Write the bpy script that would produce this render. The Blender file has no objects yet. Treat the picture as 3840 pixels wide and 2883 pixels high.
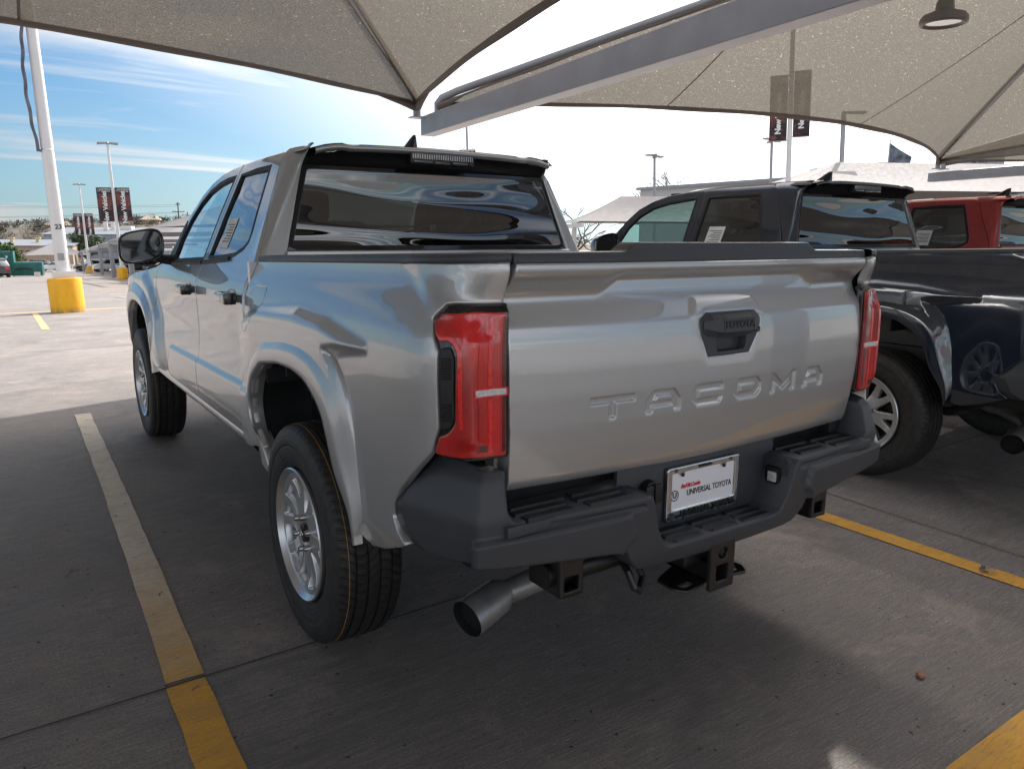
import bpy, bmesh, math, random
import numpy as np
from mathutils import Vector, Matrix
from mathutils.geometry import delaunay_2d_cdt
random.seed(7); rng = np.random.default_rng(7)
PI = math.pi; R = math.radians
SC = bpy.context.scene
COL = SC.collection

# ---------------------------------------------------------------- camera
cd = bpy.data.cameras.new('camera'); cam = bpy.data.objects.new('camera', cd); COL.objects.link(cam)
def cam_matrix():
    yaw, pitch, roll = R(33.969), R(10.854), R(.2376)
    f = np.array([math.sin(yaw)*math.cos(pitch), math.cos(yaw)*math.cos(pitch), -math.sin(pitch)])
    r = np.array([math.cos(yaw), -math.sin(yaw), 0]); u = np.cross(r, f)
    a, s = math.cos(roll), math.sin(roll)
    r2, u2 = a*r+s*u, -s*r+a*u
    return Matrix(((r2[0], u2[0], -f[0], -1.7493), (r2[1], u2[1], -f[1], -2.4807), (r2[2], u2[2], -f[2], 1.3975), (0, 0, 0, 1)))
cam.matrix_world = cam_matrix()
cd.sensor_width = 36; cd.lens = 2860.86/3840*36; cd.clip_end = 2000; cd.clip_start = .05
SC.camera = cam
SC.render.resolution_x = 1024; SC.render.resolution_y = 768

# ---------------------------------------------------------------- sun and sky
SUN_EL = 42.5
sun_dir = Vector((.868*math.cos(R(SUN_EL)), .497*math.cos(R(SUN_EL)), math.sin(R(SUN_EL)))).normalized()
sl = bpy.data.lights.new('sun', 'SUN'); sl.energy = 2.3; sl.angle = R(1.0); sl.color = (1, .95, .88)
so = bpy.data.objects.new('sun', sl); COL.objects.link(so)
so.rotation_euler = sun_dir.to_track_quat('Z', 'Y').to_euler(); so.location = (10, 5, 12)
W = bpy.data.worlds.new('World'); SC.world = W; W.use_nodes = True
SKYMUL = (.045, .185, .27)
def build_world():
    nt = W.node_tree; N = nt.nodes; L = nt.links; N.clear()
    out = N.new('ShaderNodeOutputWorld'); bg = N.new('ShaderNodeBackground'); L.new(bg.outputs[0], out.inputs[0])
    bg.inputs[1].default_value = .15
    sky = N.new('ShaderNodeTexSky'); sky.sky_type = 'NISHITA'; sky.sun_disc = False
    sky.sun_elevation = R(SUN_EL); sky.sun_rotation = math.atan2(sun_dir.x, sun_dir.y)
    sky.air_density = 1.0; sky.dust_density = .6; sky.ozone_density = 2.2
    tc = N.new('ShaderNodeTexCoord'); sep = N.new('ShaderNodeSeparateXYZ'); L.new(tc.outputs['Generated'], sep.inputs[0])
    def math_(op, a, b=None, clamp=False):
        n = N.new('ShaderNodeMath'); n.operation = op; n.use_clamp = clamp
        for i, v in enumerate((a, b)):
            if v is None: continue
            if isinstance(v, (int, float)): n.inputs[i].default_value = v
            else: L.new(v, n.inputs[i])
        return n.outputs[0]
    zc = math_('MAXIMUM', sep.outputs[2], .03); zc2 = math_('ADD', zc, .12)
    px = math_('DIVIDE', sep.outputs[0], zc2); py = math_('DIVIDE', sep.outputs[1], zc2)
    cmb = N.new('ShaderNodeCombineXYZ'); L.new(px, cmb.inputs[0]); L.new(py, cmb.inputs[1])
    mp = N.new('ShaderNodeMapping'); mp.inputs['Rotation'].default_value = (0, 0, R(28)); mp.inputs['Scale'].default_value = (.55, 1.9, 1)
    L.new(cmb.outputs[0], mp.inputs[0])
    nz = N.new('ShaderNodeTexNoise'); nz.inputs['Scale'].default_value = .75; nz.inputs['Detail'].default_value = 9; nz.inputs['Roughness'].default_value = .55
    nz.inputs['Distortion'].default_value = .6
    L.new(mp.outputs[0], nz.inputs['Vector'])
    cr = N.new('ShaderNodeMapRange'); cr.inputs[1].default_value = .43; cr.inputs[2].default_value = .66; L.new(nz.outputs[0], cr.inputs[0])
    # glare round the sun: bright thin cloud
    nrm = N.new('ShaderNodeVectorMath'); nrm.operation = 'NORMALIZE'; L.new(tc.outputs['Generated'], nrm.inputs[0])
    dt = N.new('ShaderNodeVectorMath'); dt.operation = 'DOT_PRODUCT'; L.new(nrm.outputs[0], dt.inputs[0]); dt.inputs[1].default_value = tuple(sun_dir)
    g1 = math_('POWER', math_('MAXIMUM', dt.outputs['Value'], 0), 3.4)
    g2 = math_('POWER', math_('MAXIMUM', dt.outputs['Value'], 0), 30)
    cl = math_('MAXIMUM', math_('MULTIPLY', cr.outputs[0], .85), math_('MULTIPLY', g1, 1.9), True)
    # unseen bright cloud bank added behind the camera, for fill light and tailgate reflections
    bh = N.new('ShaderNodeVectorMath'); bh.operation = 'DOT_PRODUCT'; L.new(nrm.outputs[0], bh.inputs[0]); bh.inputs[1].default_value = (-.62, -.78, .0)
    bk = N.new('ShaderNodeMapRange'); bk.inputs[1].default_value = .05; bk.inputs[2].default_value = .55; L.new(bh.outputs['Value'], bk.inputs[0])
    bkm = math_('MULTIPLY', bk.outputs[0], math_('ADD', math_('MULTIPLY', cr.outputs[0], .55), .45)); cl = math_('MAXIMUM', cl, bkm)
    hz = N.new('ShaderNodeMapRange'); hz.inputs[1].default_value = .26; hz.inputs[2].default_value = -.02; hz.inputs[3].default_value = 0; hz.inputs[4].default_value = .60
    L.new(sep.outputs[2], hz.inputs[0])
    cl2 = math_('MAXIMUM', cl, hz.outputs[0])
    cb = N.new('ShaderNodeMix'); cb.data_type = 'RGBA'; L.new(cl2, cb.inputs[0])
    sc = N.new('ShaderNodeVectorMath'); sc.operation = 'MULTIPLY'; L.new(sky.outputs[0], sc.inputs[0]); sc.inputs[1].default_value = SKYMUL
    L.new(sc.outputs[0], cb.inputs[6])
    bri = math_('ADD', math_('MULTIPLY', g1, 10), 1.15); bri = math_('ADD', bri, math_('MULTIPLY', g2, 14)); bri = math_('ADD', bri, math_('MULTIPLY', bkm, 3.6))
    cc = N.new('ShaderNodeVectorMath'); cc.operation = 'SCALE'; cc.inputs[0].default_value = (1.03, 1.0, .985); L.new(bri, cc.inputs['Scale'])
    L.new(cc.outputs[0], cb.inputs[7]); L.new(cb.outputs[2], bg.inputs[0])
build_world()
SC.view_settings.view_transform = 'Standard'; SC.view_settings.look = 'None'; SC.view_settings.gamma = 1; SC.view_settings.exposure = 1.5
try:
    SC.cycles.max_bounces = 10; SC.cycles.transparent_max_bounces = 12; SC.cycles.sample_clamp_indirect = 6
except Exception: pass

# ---------------------------------------------------------------- materials
class NB:
    def __init__(s, name):
        s.m = bpy.data.materials.new(name); s.m.use_nodes = True; s.t = s.m.node_tree; s.N = s.t.nodes; s.L = s.t.links; s.N.clear()
        s.out = s.N.new('ShaderNodeOutputMaterial'); s.tc = s.N.new('ShaderNodeTexCoord')
    def n(s, typ, **kw):
        x = s.N.new(typ)
        for k, v in kw.items(): setattr(x, k, v)
        return x
    def put(s, sock, v):
        if isinstance(v, bpy.types.NodeSocket): s.L.new(v, sock)
        else:
            try: sock.default_value = v
            except Exception: sock.default_value = (*v, 1)
    def prin(s, **kw):
        p = s.n('ShaderNodeBsdfPrincipled'); 
        for k, v in kw.items(): s.put(p.inputs[k.replace('_', ' ')], v)
        return p
    def noise(s, scale, detail=4, rough=.55, dist=0, vec=None, sc3=None):
        v = vec or s.tc.outputs['Object']
        if sc3:
            m = s.n('ShaderNodeMapping'); m.inputs['Scale'].default_value = sc3; s.L.new(v, m.inputs[0]); v = m.outputs[0]
        x = s.n('ShaderNodeTexNoise'); x.inputs['Scale'].default_value = scale; x.inputs['Detail'].default_value = detail
        x.inputs['Roughness'].default_value = rough; x.inputs['Distortion'].default_value = dist; s.L.new(v, x.inputs['Vector']); return x.outputs[0]
    def rng(s, v, a, b, c=0, d=1):
        x = s.n('ShaderNodeMapRange'); s.L.new(v, x.inputs[0])
        for i, q in enumerate((a, b, c, d)): x.inputs[i+1].default_value = q
        return x.outputs[0]
    def mix(s, f, a, b, blend='MIX'):
        x = s.n('ShaderNodeMix', data_type='RGBA', blend_type=blend); s.put(x.inputs[0], f); s.put(x.inputs[6], a); s.put(x.inputs[7], b); return x.outputs[2]
    def mth(s, op, a, b=0, clamp=False):
        x = s.n('ShaderNodeMath', operation=op); x.use_clamp = clamp; s.put(x.inputs[0], a); s.put(x.inputs[1], b); return x.outputs[0]
    def bump(s, h, strength=.3, dist=.01):
        x = s.n('ShaderNodeBump'); x.inputs['Strength'].default_value = strength; x.inputs['Distance'].default_value = dist; s.L.new(h, x.inputs['Height']); return x.outputs[0]
    def done(s, sh): s.L.new(sh.outputs[0] if hasattr(sh, 'outputs') else sh, s.out.inputs[0]); return s.m

def C4(c): return (*c, 1)
def simple(name, col, rough=.5, metal=0, coat=0, var=.08, scale=6, bump=0, bscale=200, spec=.5):
    b = NB(name); nz = b.noise(scale, 5)
    c = b.mix(b.rng(nz, .3, .7), C4([x*(1-var) for x in col]), C4([min(1, x*(1+var)) for x in col]))
    p = b.prin(Base_Color=c, Roughness=b.rng(nz, .3, .7, rough*.9, min(1, rough*1.12)), Metallic=metal, Coat_Weight=coat)
    p.inputs['Specular IOR Level'].default_value = spec
    if bump: b.L.new(b.bump(b.noise(bscale, 3), bump, .002), p.inputs['Normal'])
    return b.done(p)
def car_paint(name, col, metal=.75, rough=.34, flake=.06):
    b = NB(name)
    fl = b.noise(900, 2, .5); dust = b.noise(3, 6, .6)
    c = b.mix(b.rng(fl, .35, .65), C4([x*(1-flake) for x in col]), C4([min(1, x*(1+flake)) for x in col]))
    c = b.mix(b.rng(dust, .45, .8, 0, .10), c, C4((.36, .32, .28)))
    p = b.prin(Base_Color=c, Metallic=metal, Roughness=b.rng(fl, .3, .7, rough-.02, rough+.03), Coat_Weight=1.0, Coat_IOR=1.9, Coat_Roughness=b.rng(dust, .4, .75, .015, .05))
    op = b.noise(60, 1, .4); b.L.new(b.bump(op, .006, .002), p.inputs['Coat Normal'])
    return b.done(p)
M = {}
M['silver'] = car_paint('silver_paint', (.47, .475, .48), metal=.70, rough=.42)
M['dark'] = car_paint('dark_grey_paint', (.006, .016, .036), metal=.4, rough=.30)
M['red'] = car_paint('red_paint', (.42, .008, .012), metal=.35, rough=.35, flake=.08)
M['plastic'] = simple('textured_grey_plastic', (.045, .048, .056), .42, bump=.35, bscale=420, var=.06)
M['plastic_dk'] = simple('black_plastic', (.012, .012, .014), .45, bump=.2, bscale=300)
M['gloss_black'] = simple('gloss_black', (.006, .006, .007), .08, coat=.6)
M['rubber_trim'] = simple('rubber_trim', (.010, .010, .011), .55)
M['liner'] = simple('wheelhouse_liner', (.010, .011, .012), .75, bump=.3, bscale=60)
M['chassis'] = simple('chassis_black', (.010, .010, .010), .4, coat=.15, var=.3, scale=12)
M['chrome'] = simple('chrome', (.80, .80, .80), .06, metal=1, var=.02)
M['alloy'] = simple('alloy_wheel', (.58, .59, .60), .30, metal=.8, coat=.5, var=.05)
M['steel'] = simple('exhaust_steel', (.42, .41, .40), .40, metal=.7, var=.22, scale=9, bump=.05, bscale=90)
M['black_hole'] = simple('soot_and_shade_black', (.004, .004, .004), .9)  # black inside the exhaust, and painted shade for the bumper gap
M['white_plate'] = simple('white_plate', (.80, .80, .84), .35, coat=.3, var=.01)
M['ink'] = simple('black_ink', (.012, .012, .014), .5)
M['red_ink'] = simple('red_ink', (.65, .02, .03), .5)
M['paper'] = simple('paper', (.75, .75, .72), .7)
M['seat'] = simple('seat_cloth', (.022, .022, .024), .85, bump=.3, bscale=150)
M['lug'] = simple('lug_nut', (.42, .42, .43), .2, metal=1)
M['reverse'] = simple('clear_lens', (.62, .62, .62), .12, coat=1, var=.25, scale=160)

def mk_tyre():
    b = NB('tyre_rubber'); sp = b.n('ShaderNodeSeparateXYZ'); b.L.new(b.tc.outputs['Object'], sp.inputs[0])
    ang = b.n('ShaderNodeMath', operation='ARCTAN2'); b.L.new(sp.outputs[2], ang.inputs[0]); b.L.new(sp.outputs[1], ang.inputs[1])
    # tread sipes: skewed short cuts round the tread
    sk = b.mth('MULTIPLY', b.mth('SINE', b.mth('MULTIPLY', sp.outputs[0], 46)), .045)
    a2 = b.mth('ADD', ang.outputs[0], sk)
    w = b.mth('SINE', b.mth('MULTIPLY', a2, 78)); sip = b.rng(w, .84, .95, 0, 1)
    w2 = b.mth('SINE', b.mth('ADD', b.mth('MULTIPLY', a2, 156), 1.2)); sip2 = b.mth('MULTIPLY', b.rng(w2, .9, .98, 0, 1), .5)
    sip = b.mth('MAXIMUM', sip, sip2)
    r2 = b.mth('ADD', b.mth('MULTIPLY', sp.outputs[1], sp.outputs[1]), b.mth('MULTIPLY', sp.outputs[2], sp.outputs[2]))
    tr = b.rng(r2, .3655**2, .373**2, 0, 1)
    h = b.mth('MULTIPLY', sip, tr)
    # sidewall rings
    rad = b.mth('SQRT', r2); rings = b.mth('MULTIPLY', b.rng(b.mth('SINE', b.mth('MULTIPLY', rad, 420)), .2, .9), b.rng(r2, .366**2, .35**2, 0, .10))
    hh = b.mth('ADD', b.mth('MULTIPLY', h, -1), rings)
    nz = b.noise(40, 5)
    c = b.mix(b.rng(nz, .35, .7), C4((.013, .013, .013)), C4((.034, .032, .030)))
    c = b.mix(h, c, C4((.004, .004, .004)))
    p = b.prin(Base_Color=c, Roughness=.58); b.L.new(b.bump(hh, .9, .005), p.inputs['Normal'])
    return b.done(p)
M['tyre'] = mk_tyre()
M['tyre_line'] = simple('tyre_mark_line', (.55, .28, .05), .6)

def mk_glass(name, tint, refl=1.0, wave=.5, extra=.03):
    b = NB(name); tr = b.n('ShaderNodeBsdfTransparent'); tr.inputs[0].default_value = C4(tint)
    gl = b.n('ShaderNodeBsdfGlossy'); gl.inputs['Roughness'].default_value = .012; gl.inputs[0].default_value = (refl, refl, refl*1.02, 1)
    fr = b.n('ShaderNodeFresnel'); fr.inputs[0].default_value = 1.62
    nz = b.noise(1.3, 1, .35, .0, sc3=(.7, 1, 4.2)); bm = b.bump(nz, 1.0, wave); b.L.new(bm, gl.inputs['Normal'])
    f = b.mth('ADD', b.mth('MULTIPLY', fr.outputs[0], 1.2), extra, True)
    mx = b.n('ShaderNodeMixShader'); b.L.new(f, mx.inputs[0]); b.L.new(tr.outputs[0], mx.inputs[1]); b.L.new(gl.outputs[0], mx.inputs[2])
    return b.done(mx)
M['glass_dark'] = mk_glass('privacy_glass', (.045, .05, .05), 1, .075, .075)
M['glass_clear'] = mk_glass('side_glass', (.55, .72, .70), 1, .008, .06)
M['glass_mirror'] = simple('mirror_glass', (.05, .055, .06), .05, metal=.6, coat=1)
def mk_lens():
    b = NB('red_lens'); sp = b.n('ShaderNodeSeparateXYZ'); b.L.new(b.tc.outputs['Object'], sp.inputs[0])
    v = b.n('ShaderNodeTexVoronoi'); v.inputs['Scale'].default_value = 260; b.L.new(b.tc.outputs['Object'], v.inputs['Vector'])
    nz = b.noise(9, 3, .5, sc3=(1, 1, .35))
    c = b.mix(b.rng(v.outputs[0], 0, .6), C4((.92, .010, .006)), C4((.62, .005, .004)))
    c = b.mix(b.rng(nz, .35, .60), c, C4((.30, .003, .003)))
    p = b.prin(Base_Color=c, Roughness=.25, Coat_Weight=1, Coat_Roughness=.01, Coat_IOR=1.6)
    p.inputs['Emission Color'].default_value = (0, 0, 0, 1)
    b.L.new(b.bump(v.outputs[0], .10, .001), p.inputs['Normal'])
    return b.done(p)
M['lens'] = mk_lens()
M['lens_dark'] = simple('dark_lens_segment', (.10, .002, .003), .2, coat=1, var=.3, scale=60)
M['lens_bright'] = simple('red_reflector', (.80, .012, .008), .3, coat=1, var=.25, scale=90)

def mk_concrete():
    b = NB('concrete_lot'); big = b.noise(.35, 6, .6); mid = b.noise(1.5, 8, .68, .8); st = b.noise(5, 9, .75, .3, sc3=(.7, 6, 1)); broom = b.noise(26, 4, .7, .15, sc3=(.35, 7, 1)); fine = b.noise(120, 3, .7)
    agg = b.n('ShaderNodeTexVoronoi'); agg.inputs['Scale'].default_value = 60; b.L.new(b.tc.outputs['Object'], agg.inputs['Vector'])
    c = b.mix(b.rng(mid, .36, .64), C4((.178, .170, .167)), C4((.40, .355, .328)))
    c = b.mix(b.mth('MULTIPLY', b.rng(st, .44, .62), .6), c, C4((.43, .365, .325)))
    c = b.mix(b.mth('MULTIPLY', b.rng(big, .42, .62), .55), c, C4((.225, .205, .20)))
    c = b.mix(b.rng(broom, .40, .62, .50, 0), c, C4((.085, .075, .072)))
    c = b.mix(b.rng(fine, .40, .60, .0, .55), c, C4((.11, .098, .09)))
    ag = b.mth('MULTIPLY', b.rng(agg.outputs[0], .20, .08), b.rng(b.noise(1.1, 5, .7), .47, .60))
    c = b.mix(ag, c, C4((.52, .46, .36)))
    oil = b.noise(.9, 4, .6, 1.2); c = b.mix(b.rng(oil, .60, .72, 0, .6), c, C4((.10, .09, .085)))
    pk = b.noise(2.1, 6, .7, .5); c = b.mix(b.rng(pk, .56, .70, 0, .5), c, C4((.41, .315, .275)))
    spk = b.noise(34, 2, .5); c = b.mix(b.rng(spk, .70, .735), c, C4((.02, .018, .016)))
    p = b.prin(Base_Color=c, Roughness=b.rng(mid, .3, .7, .55, .8))
    p.inputs['Specular IOR Level'].default_value = .35
    h = b.mth('ADD', b.mth('MULTIPLY', fine, .4), b.mth('MULTIPLY', broom, .9)); b.L.new(b.bump(h, .8, .008), p.inputs['Normal'])
    return b.done(p)
M['concrete'] = mk_concrete()
def mk_paint(name, c1, c2, wear=.5, c3=None, y0=0, y1=1):
    b = NB(name); n1 = b.noise(3, 8, .7, sc3=(1, 3.5, 1)); n2 = b.noise(30, 5, .75, .2, sc3=(.5, 5, 1)); n3 = b.noise(9, 5, .6); ch = b.noise(16, 3, .6, .8)
    c = b.mix(b.rng(n1, .4, .62), C4(c1), C4(c2))
    if c3:
        sp = b.n('ShaderNodeSeparateXYZ'); b.L.new(b.tc.outputs['Object'], sp.inputs[0]); k = b.rng(b.mth('ADD', sp.outputs[1], b.mth('MULTIPLY', b.mth('ADD', n1, -.5), 1.2)), y0, y1); c = b.mix(k, c, C4(c3))
    c = b.mix(b.rng(n2, .52, .66, 0, wear), c, C4((.15, .115, .09)))
    c = b.mix(b.rng(ch, .68, .70, 0, .85), c, C4((.12, .105, .095)))
    c = b.mix(b.rng(n3, .45, .7, 0, .3), c, C4((.24, .17, .10)))
    p = b.prin(Base_Color=c, Roughness=.7); b.L.new(b.bump(b.mth('ADD', n2, b.noise(150, 3)), .6, .006), p.inputs['Normal']); return b.done(p)
M['yellow'] = mk_paint('yellow_line_paint', (.72, .36, .035), (.60, .31, .045), .55)
M['cream'] = mk_paint('faded_line_paint', (.56, .46, .31), (.50, .38, .21), .6)
M['faded_y'] = mk_paint('faded_yellow_paint', (.62, .36, .10), (.58, .35, .11), .6, (.66, .58, .47), -.1, 1.1)
M['joint'] = simple('joint_dark', (.045, .038, .033), .9, var=.5, scale=30)
def mk_bollard():
    b = NB('bollard_yellow'); n1 = b.noise(3, 6, .7, sc3=(1, 1, .4)); ch = b.noise(14, 5, .7, .5); sp = b.n('ShaderNodeSeparateXYZ'); b.L.new(b.tc.outputs['Object'], sp.inputs[0])
    c = b.mix(b.rng(n1, .4, .65), C4((.88, .46, .006)), C4((.76, .36, .010))); c = b.mix(b.rng(ch, .66, .70, 0, .7), c, C4((.40, .36, .30)))
    foot = b.mth('MULTIPLY', b.rng(sp.outputs[2], .16, .0), b.rng(n1, .35, .6)); c = b.mix(foot, c, C4((.22, .16, .09)))
    p = b.prin(Base_Color=c, Roughness=.55); b.L.new(b.bump(b.noise(30, 4), .4, .01), p.inputs['Normal']); return b.done(p)
M['bollard'] = mk_bollard(); M['bollard_x'] = simple('bollard_yellow', (.86, .43, .006), .5, var=.10, scale=5, bump=.3, bscale=30)
M['white_pole'] = simple('white_pole_paint', (.68, .67, .66), .35, coat=.3, var=.05, scale=2)
M['grey_steel'] = simple('grey_painted_steel', (.30, .30, .32), .32, coat=.35, var=.10, scale=3)
M['fixture'] = simple('light_fixture_grey', (.30, .28, .26), .4)
M['hem'] = simple('canopy_hem', (.14, .12, .105), .85, bump=.3, bscale=200)
def mk_cloth(name, col, pin=.24, open_=.06):
    b = NB(name)
    wv = b.noise(85, 3, .75, sc3=(1, 1, 1)); sp_ = b.noise(46, 2, .6); md = b.noise(14, 4, .6, sc3=(1, 3, 1)); big = b.noise(.8, 3)
    c = b.mix(b.rng(wv, .36, .64), C4([x*.55 for x in col]), C4([min(1, x*1.5) for x in col]))
    c = b.mix(b.rng(big, .4, .65, 0, .25), c, C4([x*.8 for x in col]))
    df = b.n('ShaderNodeBsdfDiffuse'); tl = b.n('ShaderNodeBsdfTranslucent'); tp = b.n('ShaderNodeBsdfTransparent')
    b.L.new(c, df.inputs[0]); b.L.new(c, tl.inputs[0]); tp.inputs[0].default_value = (1, .93, .82, 1)
    m1 = b.n('ShaderNodeMixShader'); m1.inputs[0].default_value = .30; b.L.new(df.outputs[0], m1.inputs[1]); b.L.new(tl.outputs[0], m1.inputs[2])
    holes = b.mth('MULTIPLY', b.rng(sp_, .640, .665), b.rng(md, .42, .56))
    f = b.mth('ADD', b.mth('MULTIPLY', holes, pin), b.rng(wv, .3, .7, open_*.6, open_*1.4), True)
    m2 = b.n('ShaderNodeMixShader'); b.L.new(f, m2.inputs[0]); b.L.new(m1.outputs[0], m2.inputs[1]); b.L.new(tp.outputs[0], m2.inputs[2])
    return b.done(m2)
M['cloth'] = mk_cloth('shade_cloth', (.125, .111, .093))
M['cloth_far'] = simple('shade_cloth_far', (.17, .16, .16), .85, var=.06)

# ---------------------------------------------------------------- generic builders
def link(o, parent=None):
    COL.objects.link(o)
    if parent is not None: o.parent = parent
    return o
def mesh_obj(name, V, F, mat, parent=None, smooth=True, sharp=None):
    me = bpy.data.meshes.new(name); me.from_pydata([tuple(map(float, v)) for v in V], [], [tuple(map(int, f)) for f in F]); me.update()
    for m in (mat if isinstance(mat, (list, tuple)) else [mat]): me.materials.append(M[m] if isinstance(m, str) else m)
    if smooth:
        me.polygons.foreach_set('use_smooth', [True]*len(me.polygons))
        if sharp: me.set_sharp_from_angle(angle=R(sharp))
    return link(bpy.data.objects.new(name, me), parent)
def empty(name, loc=(0, 0, 0), rz=0, label=None, cat=None, group=None, kind=None):
    o = bpy.data.objects.new(name, None); o.location = loc; o.rotation_euler = (0, 0, rz); o.empty_display_size = .2; link(o); tag(o, label, cat, group, kind); return o
def tag(o, label=None, cat=None, group=None, kind=None):
    for k, v in (('label', label), ('category', cat), ('group', group), ('kind', kind)):
        if v: o[k] = v
    return o
class MB:
    def __init__(s): s.V = []; s.F = []
    def add(s, V, F):
        k = len(s.V); s.V += [tuple(v) for v in V]; s.F += [tuple(i+k for i in f) for f in F]; return s
    def box(s, x0, x1, y0, y1, z0, z1, bev=0, rot=None, org=(0, 0, 0)):
        b = bmesh.new(); bmesh.ops.create_cube(b, size=1)
        for v in b.verts: v.co = Vector(((v.co.x+.5)*(x1-x0)+x0, (v.co.y+.5)*(y1-y0)+y0, (v.co.z+.5)*(z1-z0)+z0))
        if bev: bmesh.ops.bevel(b, geom=b.edges[:], offset=bev, segments=2, affect='EDGES', profile=.6)
        if rot is not None:
            o = Vector(org)
            for v in b.verts: v.co = rot @ (v.co-o)+o
        b.verts.index_update(); s.add([v.co[:] for v in b.verts], [[v.index for v in f.verts] for f in b.faces]); b.free(); return s
    def tube(s, pts, rad, seg=12, cap=True):
        pts = [Vector(p) for p in pts]; n = len(pts); rad = rad if isinstance(rad, (list, tuple)) else [rad]*n
        rings = []; up = None
        for i, p in enumerate(pts):
            d = (pts[min(i+1, n-1)]-pts[max(i-1, 0)]).normalized()
            if up is None: up = Vector((0, 0, 1)) if abs(d.z) < .9 else Vector((1, 0, 0))
            a = d.cross(up).normalized(); b_ = a.cross(d).normalized(); up = b_
            rings.append([p+(a*math.cos(2*PI*k/seg)+b_*math.sin(2*PI*k/seg))*rad[i] for k in range(seg)])
        V = [v for r in rings for v in r]; F = []
        for i in range(n-1):
            for k in range(seg): F.append((i*seg+k, i*seg+(k+1) % seg, (i+1)*seg+(k+1) % seg, (i+1)*seg+k))
        if cap: F.append(tuple(range(seg))[::-1]); F.append(tuple((n-1)*seg+k for k in range(seg)))
        return s.add(V, F)
    def prism(s, poly, z0, z1, fn=None):
        """polygon in (a,b) extruded c0..c1; fn maps (a,b,c)->xyz"""
        n = len(poly); fn = fn or (lambda a, b, c: (a, b, c))
        V = [fn(a, b, z0) for a, b in poly]+[fn(a, b, z1) for a, b in poly]
        F = [tuple(range(n))[::-1], tuple(range(n, 2*n))]+[(i, (i+1) % n, n+(i+1) % n, n+i) for i in range(n)]
        return s.add(V, F)
    def obj(s, name, mat, parent=None, smooth=True, sharp=35): 
        o = mesh_obj(name, s.V, s.F, mat, parent, smooth, sharp)
        b = bmesh.new(); b.from_mesh(o.data); bmesh.ops.recalc_face_normals(b, faces=b.faces); b.to_mesh(o.data); b.free(); return o
def rounded(poly, it=2):
    P = [tuple(p) for p in poly]
    for _ in range(it):
        Q = []
        for i in range(len(P)):
            a, b = P[i], P[(i+1) % len(P)]
            Q += [(a[0]*.75+b[0]*.25, a[1]*.75+b[1]*.25), (a[0]*.25+b[0]*.75, a[1]*.25+b[1]*.75)]
        P = Q
    return P
def rcorner(poly, r, seg=4):
    """round each corner with radius-ish r"""
    out = []; n = len(poly)
    for i in range(n):
        p0, p, p1 = [np.array(poly[(i+k) % n], float) for k in (-1, 0, 1)]
        a = p0-p; b = p1-p; la, lb = np.linalg.norm(a), np.linalg.norm(b); k = min(r, la*.45, lb*.45)
        A = p+a/la*k; B = p+b/lb*k
        for t in np.linspace(0, 1, seg+1): out.append(tuple((1-t)**2*A+2*t*(1-t)*p+t*t*B))
    return out
def smooth_tab(zs, xs, sig=.012, z0=.40, z1=1.9, n=1501):
    t = np.linspace(z0, z1, n); v = np.interp(t, zs, xs); h = t[1]-t[0]; r = int(4*sig/h); k = np.exp(-.5*((np.arange(-r, r+1)*h)/sig)**2); k /= k.sum()
    return t, np.convolve(np.pad(v, r, mode='edge'), k, 'valid')
def ss(t): t = np.clip(t, 0, 1); return t*t*(3-2*t)
def sdf(P, poly):
    P = np.asarray(P, float); poly = np.asarray(poly, float); d = np.full(len(P), 1e9); ins = np.zeros(len(P), bool)
    for i in range(len(poly)):
        a = poly[i]; b = poly[(i+1) % len(poly)]; e = b-a; w = P-a; ee = e@e
        if ee < 1e-14: continue
        t = np.clip((w@e)/ee, 0, 1); d = np.minimum(d, np.hypot(*(w-t[:, None]*e).T))
        c = ((a[1] > P[:, 1]) != (b[1] > P[:, 1]))
        with np.errstate(divide='ignore', invalid='ignore'): xx = (b[0]-a[0])*(P[:, 1]-a[1])/(b[1]-a[1])+a[0]
        ins ^= c & (P[:, 0] < xx)
    return np.where(ins, d, -d)
def stamp(P, poly, depth, w): return depth*ss(.5+sdf(P, poly)/w)
def densify(poly, res):
    out = []
    for i in range(len(poly)):
        a = np.array(poly[i], float); b = np.array(poly[(i+1) % len(poly)], float); d = np.linalg.norm(b-a)
        if d < 1e-6: continue
        k = max(1, int(round(d/res)))
        for j in range(k): out.append(a+(b-a)*j/k)
    return np.array(out)
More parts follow.
